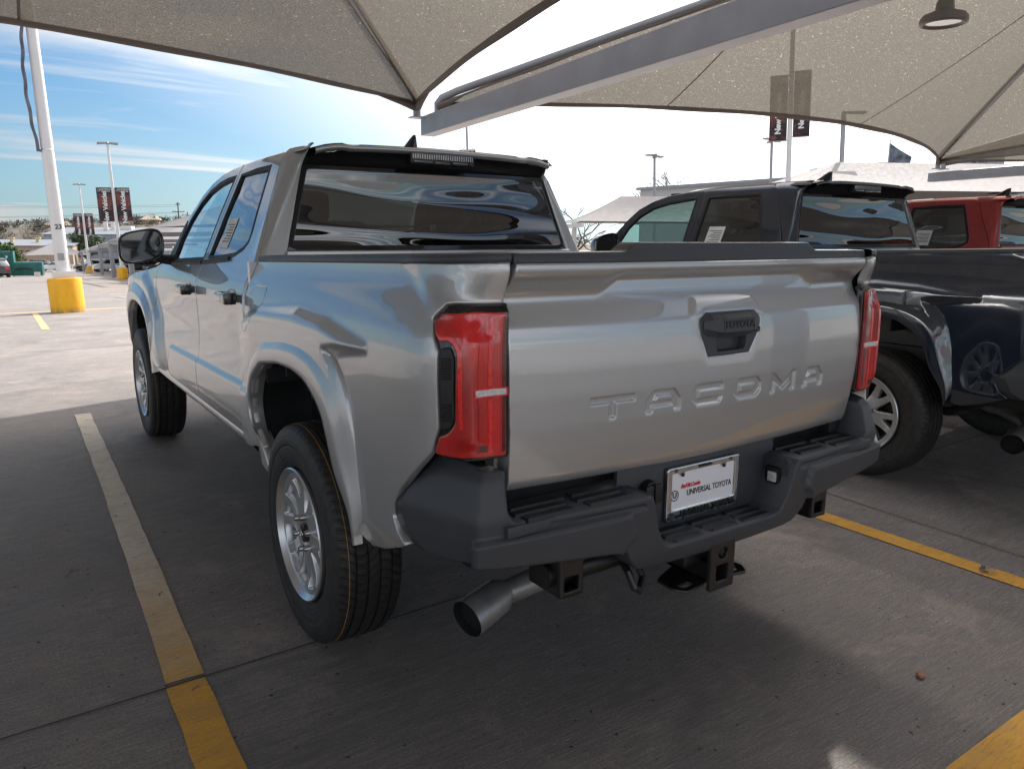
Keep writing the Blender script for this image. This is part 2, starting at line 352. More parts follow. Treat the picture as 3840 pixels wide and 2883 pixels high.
def panel(name, outline, f, res, mat, parent, outdir, rim=.018, holes=(), s=1, regions=(), lip=.0015, inset=.004, rimdir=None):
    """surface patch over a 2-D outline, mapped by f(a,b)->xyz, with a turned-in rim. regions: (poly,res) finer zones"""
    loops = [densify(outline, res*.8)]+[densify(h, res*.8) for h in holes]
    loops = [l for l in loops]
    bp = np.concatenate(loops); edges = []; st = 0; rngs = []
    for l in loops:
        n = len(l); edges += [(st+i, st+(i+1) % n) for i in range(n)]; rngs.append((st, n)); st += n
    lo, hi = bp.min(0), bp.max(0)
    def grid(r, lo, hi):
        gx = np.arange(lo[0]+r*.5, hi[0], r); gy = np.arange(lo[1]+r*.5, hi[1], r); g = np.stack(np.meshgrid(gx, gy), -1).reshape(-1, 2); return g
    def inside(P, m):
        d = sdf(P, loops[0])
        for h in loops[1:]: d = np.minimum(d, -sdf(P, h))
        return d > m
    G = grid(res, lo, hi); G = G[inside(G, res*.45)]
    for poly, r in regions:
        pp = np.array(poly); G = G[sdf(G, pp) < -r*.3]; g2 = grid(r, pp.min(0), pp.max(0)); g2 = g2[(sdf(g2, pp) > 0)]; g2 = g2[inside(g2, r*.5)]; G = np.concatenate([G, g2])
    # inset ring
    ins = []
    for l in loops:
        t = np.roll(l, -1, 0)-np.roll(l, 1, 0); nn = np.stack([-t[:, 1], t[:, 0]], 1); nn /= np.linalg.norm(nn, axis=1)[:, None]+1e-12
        for sg in (1, -1):
            q = l+nn*sg*inset; q = q[inside(q, inset*.7)]; ins.append(q)
    ins = np.concatenate(ins)
    allp = np.concatenate([bp, ins, G])
    vo, eo, fo, ov, oe, of = delaunay_2d_cdt([Vector(p) for p in allp], edges, [], 0, 1e-6)
    vo = np.array([tuple(v) for v in vo]); T = np.array([t for t in fo if len(t) == 3]); cen = vo[T].mean(1); T = T[inside(cen, 0)]
    imap = {}
    for i, src in enumerate(ov):
        for k in src: imap[k] = i
    P3 = f(vo[:, 0], vo[:, 1]); h = 1e-4
    n3 = np.cross(f(vo[:, 0]+h, vo[:, 1])-f(vo[:, 0]-h, vo[:, 1]), f(vo[:, 0], vo[:, 1]+h)-f(vo[:, 0], vo[:, 1]-h)); n3 /= np.linalg.norm(n3, axis=1)[:, None]+1e-15
    od = np.array(outdir, float)
    sg = 1 if (n3@od).mean() > 0 else -1; n3 = n3*sg
    a, b, c = P3[T[:, 0]], P3[T[:, 1]], P3[T[:, 2]]; fn = np.cross(b-a, c-a)
    nav = n3[T[:, 0]]; flip = (fn*nav).sum(1) < 0; T[flip] = T[flip][:, ::-1]
    V = list(P3); F = [tuple(t) for t in T]
    if rim:
        for st, n in rngs:
            idx = [imap[st+i] for i in range(n)]
            idx = [k for j, k in enumerate(idx) if k != idx[j-1]]; n = len(idx)
            L = P3[idx]; N_ = n3[idx]; tg = np.roll(L, -1, 0)-np.roll(L, 1, 0); out = np.cross(tg, N_); out /= np.linalg.norm(out, axis=1)[:, None]+1e-12
            q = vo[idx]; 
            ctr = loops[0].mean(0) 
            # outward test: step in 2-D via nearest triangle interior
            d2 = np.roll(q, -1, 0)-np.roll(q, 1, 0); n2 = np.stack([d2[:, 1], -d2[:, 0]], 1); n2 /= np.linalg.norm(n2, axis=1)[:, None]+1e-12
            o2 = inside(q+n2*1e-3, 0); o2f = np.where(o2, -1, 1)[:, None]*n2
            o3 = f(q[:, 0]+o2f[:, 0]*1e-3, q[:, 1]+o2f[:, 1]*1e-3)-L; sgn = np.sign((out*o3).sum(1)); sgn = 1 if sgn.sum() > 0 else -1; out = out*sgn
            rd = -N_ if rimdir is None else np.tile(np.array(rimdir, float), (n, 1))
            r1 = L+out*lip-N_*lip; r2 = r1+rd*rim
            k0 = len(V); V += list(r1)+list(r2)
            for i in range(n):
                j = (i+1) % n; A, B = idx[i], idx[j]
                e = np.cross(V[B]-V[A], r1[i]-V[A]); quad = (A, B, k0+j, k0+i); q2 = (k0+i, k0+j, k0+n+j, k0+n+i)
                if e@(out[i]+N_[i]) < 0: quad = quad[::-1]; q2 = q2[::-1]
                F += [quad, q2]
    V = np.array(V)
    if s < 0: V = V*np.array([-1, 1, 1]); F = [t[::-1] for t in F]
    return mesh_obj(name, V, F, mat, parent, True)
def gridsurf(name, P, mat, parent, thick=0, flip=False, sharp=None, closed=False):
    """P: (m,n,3) array"""
    m, n, _ = P.shape; V = P.reshape(-1, 3); F = []
    for i in range(m-1):
        for j in range(n-1+(1 if closed else 0)):
            q = (i*n+j, i*n+(j+1) % n, (i+1)*n+(j+1) % n, (i+1)*n+j); F.append(q[::-1] if flip else q)
    o = mesh_obj(name, V, F, mat, parent, True, sharp)
    if thick:
        md = o.modifiers.new('thickness', 'SOLIDIFY'); md.thickness = thick; md.offset = -1
    return o
def lathe(prof, seg=48, ax='x', fn=None):
    """profile [(axial, radius)] revolved round x"""
    V = []; F = []; n = len(prof)
    for k in range(seg):
        t = 2*PI*k/seg
        for a, r in prof: V.append((a, r*math.cos(t), r*math.sin(t)))
    for k in range(seg):
        for i in range(n-1): F.append((k*n+i, k*n+i+1, ((k+1) % seg)*n+i+1, ((k+1) % seg)*n+i))
    return V, F
def text_mesh(body, size, mat, name, parent, mtx, extrude=.0006, bold=0, shear=0, xs=1, spacing=1, align='CENTER'):
    cu = bpy.data.curves.new(name, 'FONT'); cu.body = body; cu.size = size; cu.extrude = extrude; cu.offset = bold; cu.shear = shear; cu.align_x = align; cu.align_y = 'CENTER'; cu.space_character = spacing
    cu.resolution_u = 4
    t = bpy.data.objects.new('tmp', cu); me = bpy.data.meshes.new_from_object(t); bpy.data.objects.remove(t); bpy.data.curves.remove(cu)
    me.name = name; me.transform(mtx @ Matrix.Diagonal((xs, 1, 1, 1))); me.materials.clear(); me.materials.append(M[mat] if isinstance(mat, str) else mat)
    return link(bpy.data.objects.new(name, me), parent)
def copy_tree(o, parent=None):
    c = o.copy(); COL.objects.link(c); c.parent = parent
    for ch in list(o.children): copy_tree(ch, c)
    return c
# ---------------------------------------------------------------- the pickup truck (x right, y forward, z up, origin under rear axle)
CAB = smooth_tab([.40, .52, .56, .66, .76, .86, .95, 1.05, 1.12, 1.17, 1.21, 1.26, 1.30, 1.50, 1.70, 1.76, 1.80], [.84, .88, .915, .935, .935, .925, .918, .920, .924, .921, .908, .882, .858, .768, .672, .640, .58])
BED = smooth_tab([.40, .52, .60, .75, .95, 1.05, 1.12, 1.17, 1.22, 1.27, 1.31, 1.40], [.90, .918, .927, .930, .935, .938, .936, .926, .905, .880, .868, .864], sig=.008)
BLISTER = [(.9, .50), (.80, .90), (.62, 1.08), (.40, 1.135), (.0, 1.158), (-.25, 1.148), (-.56, 1.105), (-.30, 1.065), (-.36, .98), (-.39, .90), (-.41, .80), (-.42, .5)]
def side(y, z):
    y = np.atleast_1d(np.asarray(y, float)); z = np.atleast_1d(np.asarray(z, float)); y, z = np.broadcast_arrays(y, z)
    c = np.interp(z, *CAB); b = np.interp(z, *BED); k = ss((y-.45)/.4)
    x = b*(1-k)+c*k
    x = x-.07*ss((y-3.6)/.8)-.012*ss((y-2.2)/.8)*ss((z-1.0)/.2)
    P = np.stack([y, z], 1)
    x = x+stamp(P, [(2.28, .775), (.55, .80), (.55, .50), (1.9, .50), (2.45, .58)], .014, .020)
    x = x+stamp(P, BLISTER, .026, .046)*(y < .662)
    x = x+stamp(P, [(2.55, .50), (2.66, .90), (2.85, 1.08), (3.1, 1.16), (3.7, 1.16), (3.95, 1.0), (4.0, .5)], .030, .06)
    # sheet swelling over the rear lamp lip
    x = x+stamp(P, [(-.60, 1.40), (-.86, 1.22), (-1.2, 1.22), (-1.2, 1.4)], .008, .05)
    return x
def f_side(y, z): return np.stack([side(y, z), y, z], 1)
# rear corner chart: a = distance from y=-.60 rearwards round the corner, b = z
CORN = np.array([(.93, -.60), (.928, -.70), (.922, -.80), (.907, -.87), (.88, -.925), (.845, -.955), (.79, -.968), (.735, -.975), (.70, -.979)])
_S = np.concatenate([[0], np.cumsum(np.linalg.norm(np.diff(CORN, axis=0), axis=1))])
def corner_xy(a):
    # smoothed by local averaging
    a = np.asarray(a, float); acc = 0
    for d, w in zip((-.024, -.012, 0, .012, .024), (.12, .22, .32, .22, .12)):
        t = np.clip(a+d, -5, _S[-1]); x = np.interp(t, _S, CORN[:, 0]); y = np.where(t < 0, -.60-t, np.interp(t, _S, CORN[:, 1])); acc = acc+w*np.stack([x, y], -1)
    return acc
def f_bed(a, z):
    """whole bed side: a negative = further forward (y = -.60 - a)"""
    c = corner_xy(a); h = 1e-3; t = corner_xy(a+h)-corner_xy(a-h); n = np.stack([-t[:, 1], t[:, 0]], 1); n /= np.linalg.norm(n, axis=1)[:, None]; n = np.where((n[:, :1]*1 < -1), -n, n)
    n = np.where(((n*np.array([1, -1])).sum(1) < 0)[:, None], -n, n)
    y = c[:, 1]; off = side(np.maximum(y, -.9), z)-.93
    wx = ss((c[:, 0]-.70)/.21)               # the side bulge moves the corner in x only, so it never folds
    tuck = np.interp(z, *TUCK)*ss((a-.25)/.12)
    return np.stack([c[:, 0]+off*wx, c[:, 1]-tuck, z], 1)
TUCK = smooth_tab([.4, .60, .80, 1.225, 1.250, 1.295, 1.325, 1.345], [-.05, -.02, -.004, -.004, -.022, -.003, .006, .0], sig=.007)
ARCH_IN = [(.34, .50), (.41, .60), (.50, .665), (.525, .73), (.515, .79), (.46, .87), (.34, .94), (.13, .968), (-.03, .97), (-.15, .952), (-.235, .91), (-.295, .865), (-.335, .785), (-.36, .70), (-.40, .64), (-.43, .60), (-.45, .50)]
ARCH_OUT = [(.615, .56), (.625, .62), (.63, .72), (.60, .80), (.53, .93), (.44, 1.01), (.31, 1.065), (.07, 1.095), (-.12, 1.10), (-.25, 1.085), (-.34, 1.055), (-.395, 1.00), (-.43, .93), (-.455, .83), (-.47, .72), (-.485, .64), (-.48, .595)]
def resample(P, n):
    P = np.array(P, float); s = np.concatenate([[0], np.cumsum(np.linalg.norm(np.diff(P, axis=0), axis=1))]); t = np.linspace(0, s[-1], n)
    q = np.stack([np.interp(t, s, P[:, 0]), np.interp(t, s, P[:, 1])], 1)
    for _ in range(2): q[1:-1] = .25*q[:-2]+.5*q[1:-1]+.25*q[2:]
    return q
def flare(parent, s, y0, mirror=False):
    n = 90; I = resample(ARCH_IN, n); O = resample(ARCH_OUT, n); rows = []
    u_ = np.linspace(0, 1, n); endf = .024*(ss((u_-.78)/.22)+ss((.20-u_)/.20))
    for t, lift in ((0, -.055), (0, -.006), (.02, .001), (.10, .003), (.40, .004), (.47, .002), (.54, -.003), (.75, -.015), (.94, -.026), (1.0, -.032), (1.0, -.055)):
        q = I*(1-t)+O*t
        if mirror: q = q*np.array([-1, 1])
        y = q[:, 0]+y0; x = np.full(n, .972)+lift-endf
        x = x-.07*ss((y-3.6)/.8)
        rows.append(np.stack([x*s, y, q[:, 1]], 1))
    return gridsurf('wheel_arch_flare', np.array(rows), 'silver', parent, flip=(s > 0) != mirror)
def spread_seg(poly, hole): return poly
BEDGAP = .655
def make_wheel(parent, s, y0, front=False):
    hub = empty('wheel', (s*.852, y0+(.012 if not front else 0), .385)); hub.parent = parent
    # tyre (axial: + outward)
    w = .128
    prof = [(-.10, .232), (-.118, .26), (-.128, .30), (-.130, .335), (-.122, .372), (-.112, .386)]
    tread = []
    gro = [(-.070, .0105), (-.026, .0105), (.020, .0105), (.064, .0105)]
    xs = [-.104]
    prof += [(-.104, .391)]
    for g, gw in gro: prof += [(g-gw*.55, .3965), (g-gw*.42, .388), (g+gw*.42, .388), (g+gw*.55, .3965)]
    prof += [(.104, .391), (.112, .386), (.122, .372), (.130, .335), (.1285, .318), (.1265, .314), (.1275, .30), (.121, .262), (.112, .240), (.104, .230)]
    prof = [(a*s*.90, .230+(r-.230)*(.385-.230)/(.3965-.230)) for a, r in prof]
    V, F = lathe(prof, 128); V = [(x, y, z*1.0) for x, y, z in V]
    V = [(x, y, max(z, -.3842)) for x, y, z in V]
    F = [f if s > 0 else f[::-1] for f in F]
    ty = mesh_obj('tyre', V, F, 'tyre', hub, True, 28)
    V, F = lathe([(s*.0790, .3800), (s*.0790, .3828), (s*.0776, .3829), (s*.0776, .3802)], 96); mesh_obj('paint_line', V, F, 'tyre_line', ty)
    # rim barrel
    V, F = lathe([(s*q, r) for q, r in [(-.10, .225), (-.09, .215), (.02, .20), (.085, .205), (.100, .214), (.112, .2255), (.117, .229), (.113, .233), (.104, .232), (.095, .226)]], 96)
    rm = mesh_obj('rim', V, [f if s > 0 else f[::-1] for f in F], 'alloy', hub, True, 40)
    def sector(r0, r1, r2, a0, a1, a2, c):
        pts = [(r0, -a0), (r1, -a1), (r2, -a2), (r2, -a2*.3), (r2, a2*.3), (r2, a2), (r1, a1), (r0, a0)]
        return rcorner([(r*math.cos(c+R(a)), r*math.sin(c+R(a))) for r, a in pts], .008, 3)
    holes = []
    for k in range(6):
        c = k*PI/3+.2; holes.append(sector(.124, .15, .196, 2.2, 6.2, 8.8, c)); holes.append(sector(.076, .115, .196, 3.5, 9.8, 12.2, c+PI/6))
    circ = [(.222*math.cos(t), .222*math.sin(t)) for t in np.linspace(0, 2*PI, 96, endpoint=False)]
    def ff(a, b):
        r = np.hypot(a, b); d = .098-.012*ss((.20-r)/.05)+.004*ss((.12-r)/.05)-.010*ss((.05-r)/.02)
        return np.stack([d, a, b], 1)
    panel('spokes', circ, ff, .011, 'alloy', rm, (1, 0, 0), rim=.034, holes=holes, s=s, inset=.003, lip=.003, rimdir=(-1, 0, 0))
    # hub
    V, F = lathe([(s*.100, 0), (s*.100, .022), (s*.096, .033), (s*.07, .036)], 40); cap = mesh_obj('centre_cap', V, F, 'gloss_black', rm, True, 40)
    mb = MB()
    for (ra, rb) in ((.021, .014), (.007, .014), (.0145, .0055)):
        pts = [(s*.1025, ra*math.cos(t), rb*math.sin(t)+(.005 if rb < .01 else 0)) for t in np.linspace(0, 2*PI, 29)]; mb.tube(pts, .0012, 6, False)
    mb.obj('badge', 'chrome', cap)
    for k in range(6):
        t = k*PI/3+.2+PI/6; V, F = lathe([(s*.072, .0125), (s*.103, .0115), (s*.109, .007), (s*.109, 0)], 6 if k < 0 else 12)
        mesh_obj('lug_nut', [(x, y+.062*math.cos(t), z+.062*math.sin(t)) for x, y, z in V], F, 'lug', rm, True, 40)
    V, F = lathe([(s*.02, .05), (s*.02, .165), (s*.0, .165), (s*-.02, .165), (s*-.02, .05)], 48); mesh_obj('brake_disc', V, F, 'chassis', hub, True, 30)
    return hub
def make_truck():
    root = empty('pickup_truck')
    P = 'silver'
    rg = random.Random(3)
    # ---------------- per side
    for s in (-1, 1):
        wh = make_wheel(root, s, 0.0); make_wheel(root, s, 3.35, True)
        # bed side (chart a,z): a = -.60 - y
        A = lambda y: -.60-y
        arch = [(A(y), z) for y, z in ARCH_IN]
        out = [(A(BEDGAP), .56), (A(BEDGAP), 1.303), (A(0), 1.318), (0, 1.331), (.20, 1.336), (.40, 1.340), (.474, 1.341), (.474, 1.247),
               (.33, 1.248), (.298, 1.245), (.262, 1.208), (.284, 1.165), (.303, 1.132), (.303, .946), (.280, .882),
               (.20, .81), (.135, .752), (.098, .705), (.088, .665), (.110, .628), (.150, .600), (.12, .585), (.02, .545), (-.07, .522), (-.16, .53), (A(-.44), .575)]
        out2 = out+[(A(y), z) for y, z in reversed(ARCH_IN[1:-1])][0:]
        # fuel door hole on left side
        hole = rcorner([(A(.40), 1.215), (A(.56), 1.215), (A(.60), 1.16), (A(.60), 1.045), (A(.56), 1.03), (A(.47), 1.09), (A(.40), 1.15)], .02, 3)
        bs = panel('bed_side', out2, f_bed, .013, P, root, (1, -.2, 0), rim=.022, s=s, inset=.004, holes=[hole] if s < 0 else [],
                   regions=[([(-.26, 1.02), (.02, 1.03), (.02, 1.19), (-1.2, 1.19), (-1.2, 1.08)], .008)])
        if s < 0:
            sh = [(a*.975+np.mean([h[0] for h in hole])*.025, b*.975+np.mean([h[1] for h in hole])*.025) for a, b in hole]
            panel('fuel_door', sh, f_bed, .02, P, bs, (1, 0, 0), rim=.012, s=s)
        fl = flare(bs, s, 0.0)
        # wheel house liner
        for y0, mir in ((0, False), (3.35, True)):
            I = resample(ARCH_IN, 60)*np.array([-1 if mir else 1, 1]); rows = []
            for xx, ex in ((.916, .0), (.90, .012), (.78, .03), (.60, .03), (.58, -.2)):
                q = I.copy(); c = np.array([0, .60]); q = c+(q-c)*(1+ex) if ex > 0 else c+(q-c)*(1+ex); rows.append(np.stack([np.full(60, xx*s), q[:, 0]+y0, q[:, 1]], 1))
            gridsurf('wheel_liner', np.array(rows), 'liner', root)
        for yy in (-.10, .16, .40): MB().box(min(s*.60, s*.93), max(s*.60, s*.93), yy-.006, yy+.006, .93-.25*abs(yy-.1), .985-.1*abs(yy), 0).obj('liner_rib', 'liner', root)
        # doors
        fd_out = [(1.582, .56), (2.42, .545), (2.62, .60), (2.715, .70), (2.745, .90), (2.735, 1.05), (2.69, 1.19), (2.60, 1.235), (2.46, 1.262), (2.42, 1.42), (2.36, 1.53), (2.25, 1.63), (2.12, 1.69), (1.97, 1.728), (1.78, 1.748), (1.612, 1.756), (1.590, 1.50), (1.582, 1.27)]
        fw = [(1.625, 1.286), (2.33, 1.258), (2.36, 1.38), (2.31, 1.49), (2.22, 1.585), (2.10, 1.648), (1.95, 1.682), (1.80, 1.698), (1.648, 1.704)]
        fd = panel('front_door', fd_out, f_side, .022, P, root, (1, 0, 0), s=s, holes=[fw], regions=[([(1.5, .73), (2.6, .73), (2.6, .84), (1.5, .84)], .009)] if s < 0 else [])
        rd_out = [(1.572, .56), (1.572, 1.27), (1.580, 1.50), (1.602, 1.757), (1.34, 1.768), (1.00, 1.768), (.955, 1.745), (.915, 1.66), (.86, 1.56), (.80, 1.46), (.745, 1.35), (.715, 1.25), (.70, 1.10), (.70, .62), (.75, .56)]
        rw = [(1.525, 1.297), (1.545, 1.703), (1.30, 1.712), (1.07, 1.712), (1.045, 1.66), (.985, 1.53), (.935, 1.42), (.93, 1.375), (.97, 1.345), (1.08, 1.315), (1.25, 1.303)]
        rd = panel('rear_door', rd_out, f_side, .020, P, root, (1, 0, 0), s=s, holes=[rw], regions=[([(.6, .74), (1.6, .74), (1.6, .84), (.6, .84)], .009)] if s < 0 else [])
        def inflate(poly, d):
            c = np.mean(np.array(poly), 0); q = np.array(poly); nn = []
            for i in range(len(q)):
                t = q[(i+1) % len(q)]-q[i-1]; n = np.array([t[1], -t[0]]); n /= np.linalg.norm(n)
                if n@(q[i]-c) < 0: n = -n
                nn.append(q[i]+n*d)
            return [tuple(v) for v in nn]
        for dr, wn, gm in ((fd, fw, 'glass_clear'), (rd, rw, 'glass_dark')):
            panel('window_seal', inflate(wn, .006), lambda a, b: f_side(a, b)+np.array([.0015, 0, 0]), .03, 'rubber_trim', dr, (1, 0, 0), rim=.02, holes=[inflate(wn, -.014)], s=s, inset=.003)
            panel('window_pane', inflate(wn, .004), lambda a, b: f_side(a, b)+np.array([-.010, 0, 0]), .03, gm, dr, (1, 0, 0), rim=0, s=s, inset=.003)
            lo = [p for p in wn if p[1] < 1.33]; 
        if s < 0:
            stp = panel('window_sticker', [(1.28, 1.345), (1.43, 1.345), (1.43, 1.485), (1.28, 1.485)], lambda a, b: f_side(a, b)+np.array([-.0075, 0, 0]), .03, 'paper', rd, (1, 0, 0), rim=0, s=s)
            for k in range(7): panel('sticker_print', [(1.295, 1.375+k*.013), (1.415-.02*(k % 3), 1.375+k*.013), (1.415-.02*(k % 3), 1.379+k*.013), (1.295, 1.379+k*.013)], lambda a, b: f_side(a, b)+np.array([-.006, 0, 0]), .05, 'ink', stp, (1, 0, 0), rim=0, s=s, inset=.0015)
        # belt moulding
        for dr, y0_, y1_, dz in ((fd, 1.59, 2.42, 0), (rd, 1.12, 1.565, 0)):
            yy = np.linspace(y0_, y1_, 14); mb = MB()
            pts = [(s*(side(y, zb)[0]+.004), y, zb) for y, zb in zip(yy, np.interp(yy, [.95, 1.1, 1.3, 1.6, 2.42], [1.33, 1.302, 1.289, 1.272, 1.247]))]
            mb.tube(pts, .010, 8); mb.obj('belt_moulding', 'rubber_trim' if s > 0 else 'rubber_trim', dr)
        # B pillar applique on doors (black)
        # door handles
        for dr, yc in ((fd, 1.745), (rd, .885)):
            z0 = 1.135 if yc > 1.5 else 1.148; x0 = side(yc, z0)[0]
            h = empty('door_handle', (0, 0, 0)); h.parent = dr
            Pm = []
            for t in np.linspace(-1, 1, 21):
                y = yc+t*.125; stand = .046*(1-abs(t)**4)+.002; hw = .021*(1-.25*abs(t)**3); th = .012
                x = side(y, z0)[0]+stand
                Pm.append([(s*(x+th*math.cos(q)*.9), y, z0+hw*np.sign(math.sin(q))*abs(math.sin(q))**.6) for q in np.linspace(0, 2*PI, 14, endpoint=False)])
            gridsurf('grip', np.array(Pm), P, h, closed=True, flip=s < 0)
            MB().box(min(s*(x0+.012), s*(x0+.062)), max(s*(x0+.012), s*(x0+.062)), yc-.130, yc-.078, z0-.024, z0+.024, .008).obj('lock_cap', 'gloss_black', h)
            cup = [(yc+.085*math.cos(q), z0+.034*math.sin(q)) for q in np.linspace(0, 2*PI, 24, endpoint=False)]
            panel('cup', cup, lambda a, b: f_side(a, b)+np.stack([.0015-.004*ss(1-np.hypot((a-yc)/.085, (b-z0)/.034)), 0*a, 0*a], 1), .014, 'gloss_black', h, (1, 0, 0), rim=0, s=s)
        # front fender
        FA = [(3.35-y, z) for y, z in ARCH_IN]
        hz = lambda y: np.interp(y, [2.6, 3.0, 3.4, 3.8, 4.15, 4.25], [1.225, 1.19, 1.15, 1.09, 1.00, .93])
        ff_out = [(2.60, 1.245), (2.70, 1.20), (2.745, 1.05), (2.755, .90), (2.725, .70), (2.66, .62), (2.78, .56)]+FA[::-1][1:-1][::1]
        ff_out = [(2.612, 1.24), (2.702, 1.19), (2.747, 1.05), (2.757, .90), (2.727, .70), (2.64, .60), (2.87, .56)]+[p for p in sorted(FA[1:-1], key=lambda p: p[0])]
        tail = [(4.12, .60), (4.20, .80), (4.22, .93)]+[(y, float(hz(y))) for y in (4.15, 3.95, 3.8, 3.6, 3.4, 3.2, 3.0, 2.8)]
        # order arch from rear to front over the top
        FA2 = [(3.35-y, z) for y, z in ARCH_IN[1:-1]]
        FA2 = FA2[::-1] if FA2[0][0] > FA2[-1][0] else FA2
        ff_out = ff_out[:7]+FA2+tail
        panel('front_fender', ff_out, f_side, .022, P, root, (1, 0, 0), s=s)
        flare(root, s, 3.35, True)
        # rocker
        yy = np.linspace(.62, 2.80, 24); rows = []
        for dx, z in ((.0, .60), (.010, .575), (.012, .555), (-.002, .535), (-.03, .52), (-.10, .515)):
            zz = z-.03*ss((yy-2.3)/.5)*0; rows.append(np.stack([(.925+dx)*s*np.ones_like(yy), yy, zz], 1))
        gridsurf('rocker_panel', np.array(rows), P, root, flip=s < 0)
        # C pillar, wrapped from the door edge to the rear window
        def inner(z): return .738-(z-1.325)*.288
        def yd(z): return np.interp(z, [1.25, 1.35, 1.46, 1.56, 1.66, 1.745, 1.765], [.715, .745, .80, .86, .915, .955, .99])-.006
        rows = []
        for z in np.linspace(1.27, 1.782, 22):
            y0 = float(yd(min(z, 1.765))); yr = np.interp(z, [1.3, 1.70, 1.78], [.690, .770, .70])
            row = []
            yb = max(.71+.06*(z-1.3)/.45, y0-.16)
            for t in np.linspace(0, 1, 6): y = y0+(yb-y0)*t; row.append((side(max(y, .9), z)[0]-.006*(y < .8)-.02*t*t, y, z))
            A_ = np.array(row[-1]); B_ = np.array((inner(z), yr, z)); C_ = np.array((A_[0]-.012, yr+.012, z))
            for t in np.linspace(0, 1, 12)[1:]: row.append(tuple((1-t)**2*A_+2*t*(1-t)*C_+t*t*B_))
            row.append((B_[0]-.004, B_[1]+.05, z)); rows.append([(q[0]*s, q[1], q[2]) for q in row])
        gridsurf('rear_pillar', np.array(rows), P, root, flip=s > 0)
        # lower cab rear corner under rail
        MB().box(min(s*.60, s*.90), max(s*.60, s*.90), .66, .69, .60, 1.30).obj('cab_back_panel', P, root)
        # bed rail cap: black, rising slightly to the tail
        aa = np.concatenate([np.linspace(A(.645), .10, 22), np.linspace(.12, .480, 20)]); zr = 1.300+.042*(aa+1.245)/1.727
        o_ = f_bed(aa, zr+.002); c_ = corner_xy(aa); tt = corner_xy(aa+1e-3)-corner_xy(aa-1e-3); nn = np.stack([-tt[:, 1], tt[:, 0]], 1); nn /= np.linalg.norm(nn, axis=1)[:, None]; nn = np.where(((nn*np.array([1, -1])).sum(1) < 0)[:, None], -nn, nn)
        rows = []
        for d, dz in ((-.004, -.004), (.003, .002), (.003, .018), (-.003, .023), (-.050, .026), (-.085, .022), (-.088, -.03)):
            x_, y_ = o_[:, 0]+nn[:, 0]*d, o_[:, 1]+nn[:, 1]*d
            if d < -.01: x_ = np.maximum(x_, .735); y_ = np.maximum(y_, -.985)
            rows.append(np.stack([x_*s, y_, zr+dz], 1))
        gridsurf('bed_rail_cap', np.array(rows), 'plastic', root, flip=s > 0)
        # inner bed wall
        MB().box(min(s*.74, s*.765), max(s*.74, s*.765), -.90, .64, .80, 1.31).obj('bed_inner_wall', 'plastic_dk', root)
        # mirror
        mr = empty('door_mirror'); mr.parent = root
        rows = []
        for t in np.linspace(0, 1, 9):      # t=0 rear face rim ... 1 front
            k = math.sqrt(max(0, 1-(t*.93)**2)); cx, cz = 1.055, 1.345
            row = []
            for q in np.linspace(0, 2*PI, 36, endpoint=False):
                a = np.sign(math.cos(q))*abs(math.cos(q))**.58*.118; b_ = np.sign(math.sin(q))*abs(math.sin(q))**.62*.086
                sk = 1+.14*(a/.118); row.append((s*(cx+a*k), 2.24+t*.14, cz+b_*k*(1.04-.12*(a/.118)*(-1 if b_ < 0 else 1))-.010*(a/.118)))
            rows.append(row)
        gridsurf('mirror_shell', np.array(rows), P if s else P, mr, closed=True, flip=s < 0)
        fr = np.array(rows[0]); c0 = fr.mean(0); inner_ = c0+(fr-c0)*.90; deep = c0+(fr-c0)*.88+np.array([0, .012, 0])
        gridsurf('mirror_bezel', np.array([fr+np.array([0, -.001, 0]), c0+(fr-c0)*.985+np.array([0, -.010, 0]), c0+(fr-c0)*.92+np.array([0, -.011, 0]), inner_, deep]), 'gloss_black', mr, closed=True, flip=s > 0)
        V = list(deep-np.array([0, .004, 0])); mesh_obj('mirror_glass', V, [tuple(range(len(V)))[::-1 if s < 0 else 1]], 'glass_mirror', mr, False)
        MB().tube([(s*.86, 2.34, 1.262), (s*.93, 2.33, 1.270), (s*1.00, 2.31, 1.295)], [.034, .028, .026], 10).obj('mirror_arm', 'plastic_dk', mr)
        panel('mirror_sail', [(2.335, 1.262), (2.455, 1.262), (2.43, 1.42), (2.385, 1.49), (2.35, 1.44), (2.362, 1.38)], lambda a, b: f_side(a, b)+np.array([.004, 0, 0]), .03, 'plastic_dk', mr, (1, 0, 0), rim=.01, s=s)
        # tail lamp
        tl = empty('tail_light'); tl.parent = root
        lens = [(.484, 1.243), (.389, 1.243), (.338, 1.243), (.300, 1.239), (.268, 1.206), (.288, 1.168), (.308, 1.135), (.310, 1.130), (.309, .944), (.288, .882), (.334, .874), (.399, .868), (.484, .868)]
        def f_l(a, z):
            p = f_bed(a, z); kink = .014*np.exp(-((a-.385)/.035)**2)*ss((z-.88)/.05)*ss((1.22-z)/.05); 
            scal = -.010*ss((z-1.15)/.03)*ss((.47-a)/.05)*ss((a-.36)/.03)
            c = corner_xy(a); h = 1e-3; t = corner_xy(a+h)-corner_xy(a-h); n = np.stack([-t[:, 1], t[:, 0]], 1); n /= np.linalg.norm(n, axis=1)[:, None]; n = np.where(((n*np.array([1, -1])).sum(1) < 0)[:, None], -n, n)
            o = kink+scal+.004; return p+np.stack([n[:, 0]*o, n[:, 1]*o, 0*o], 1)
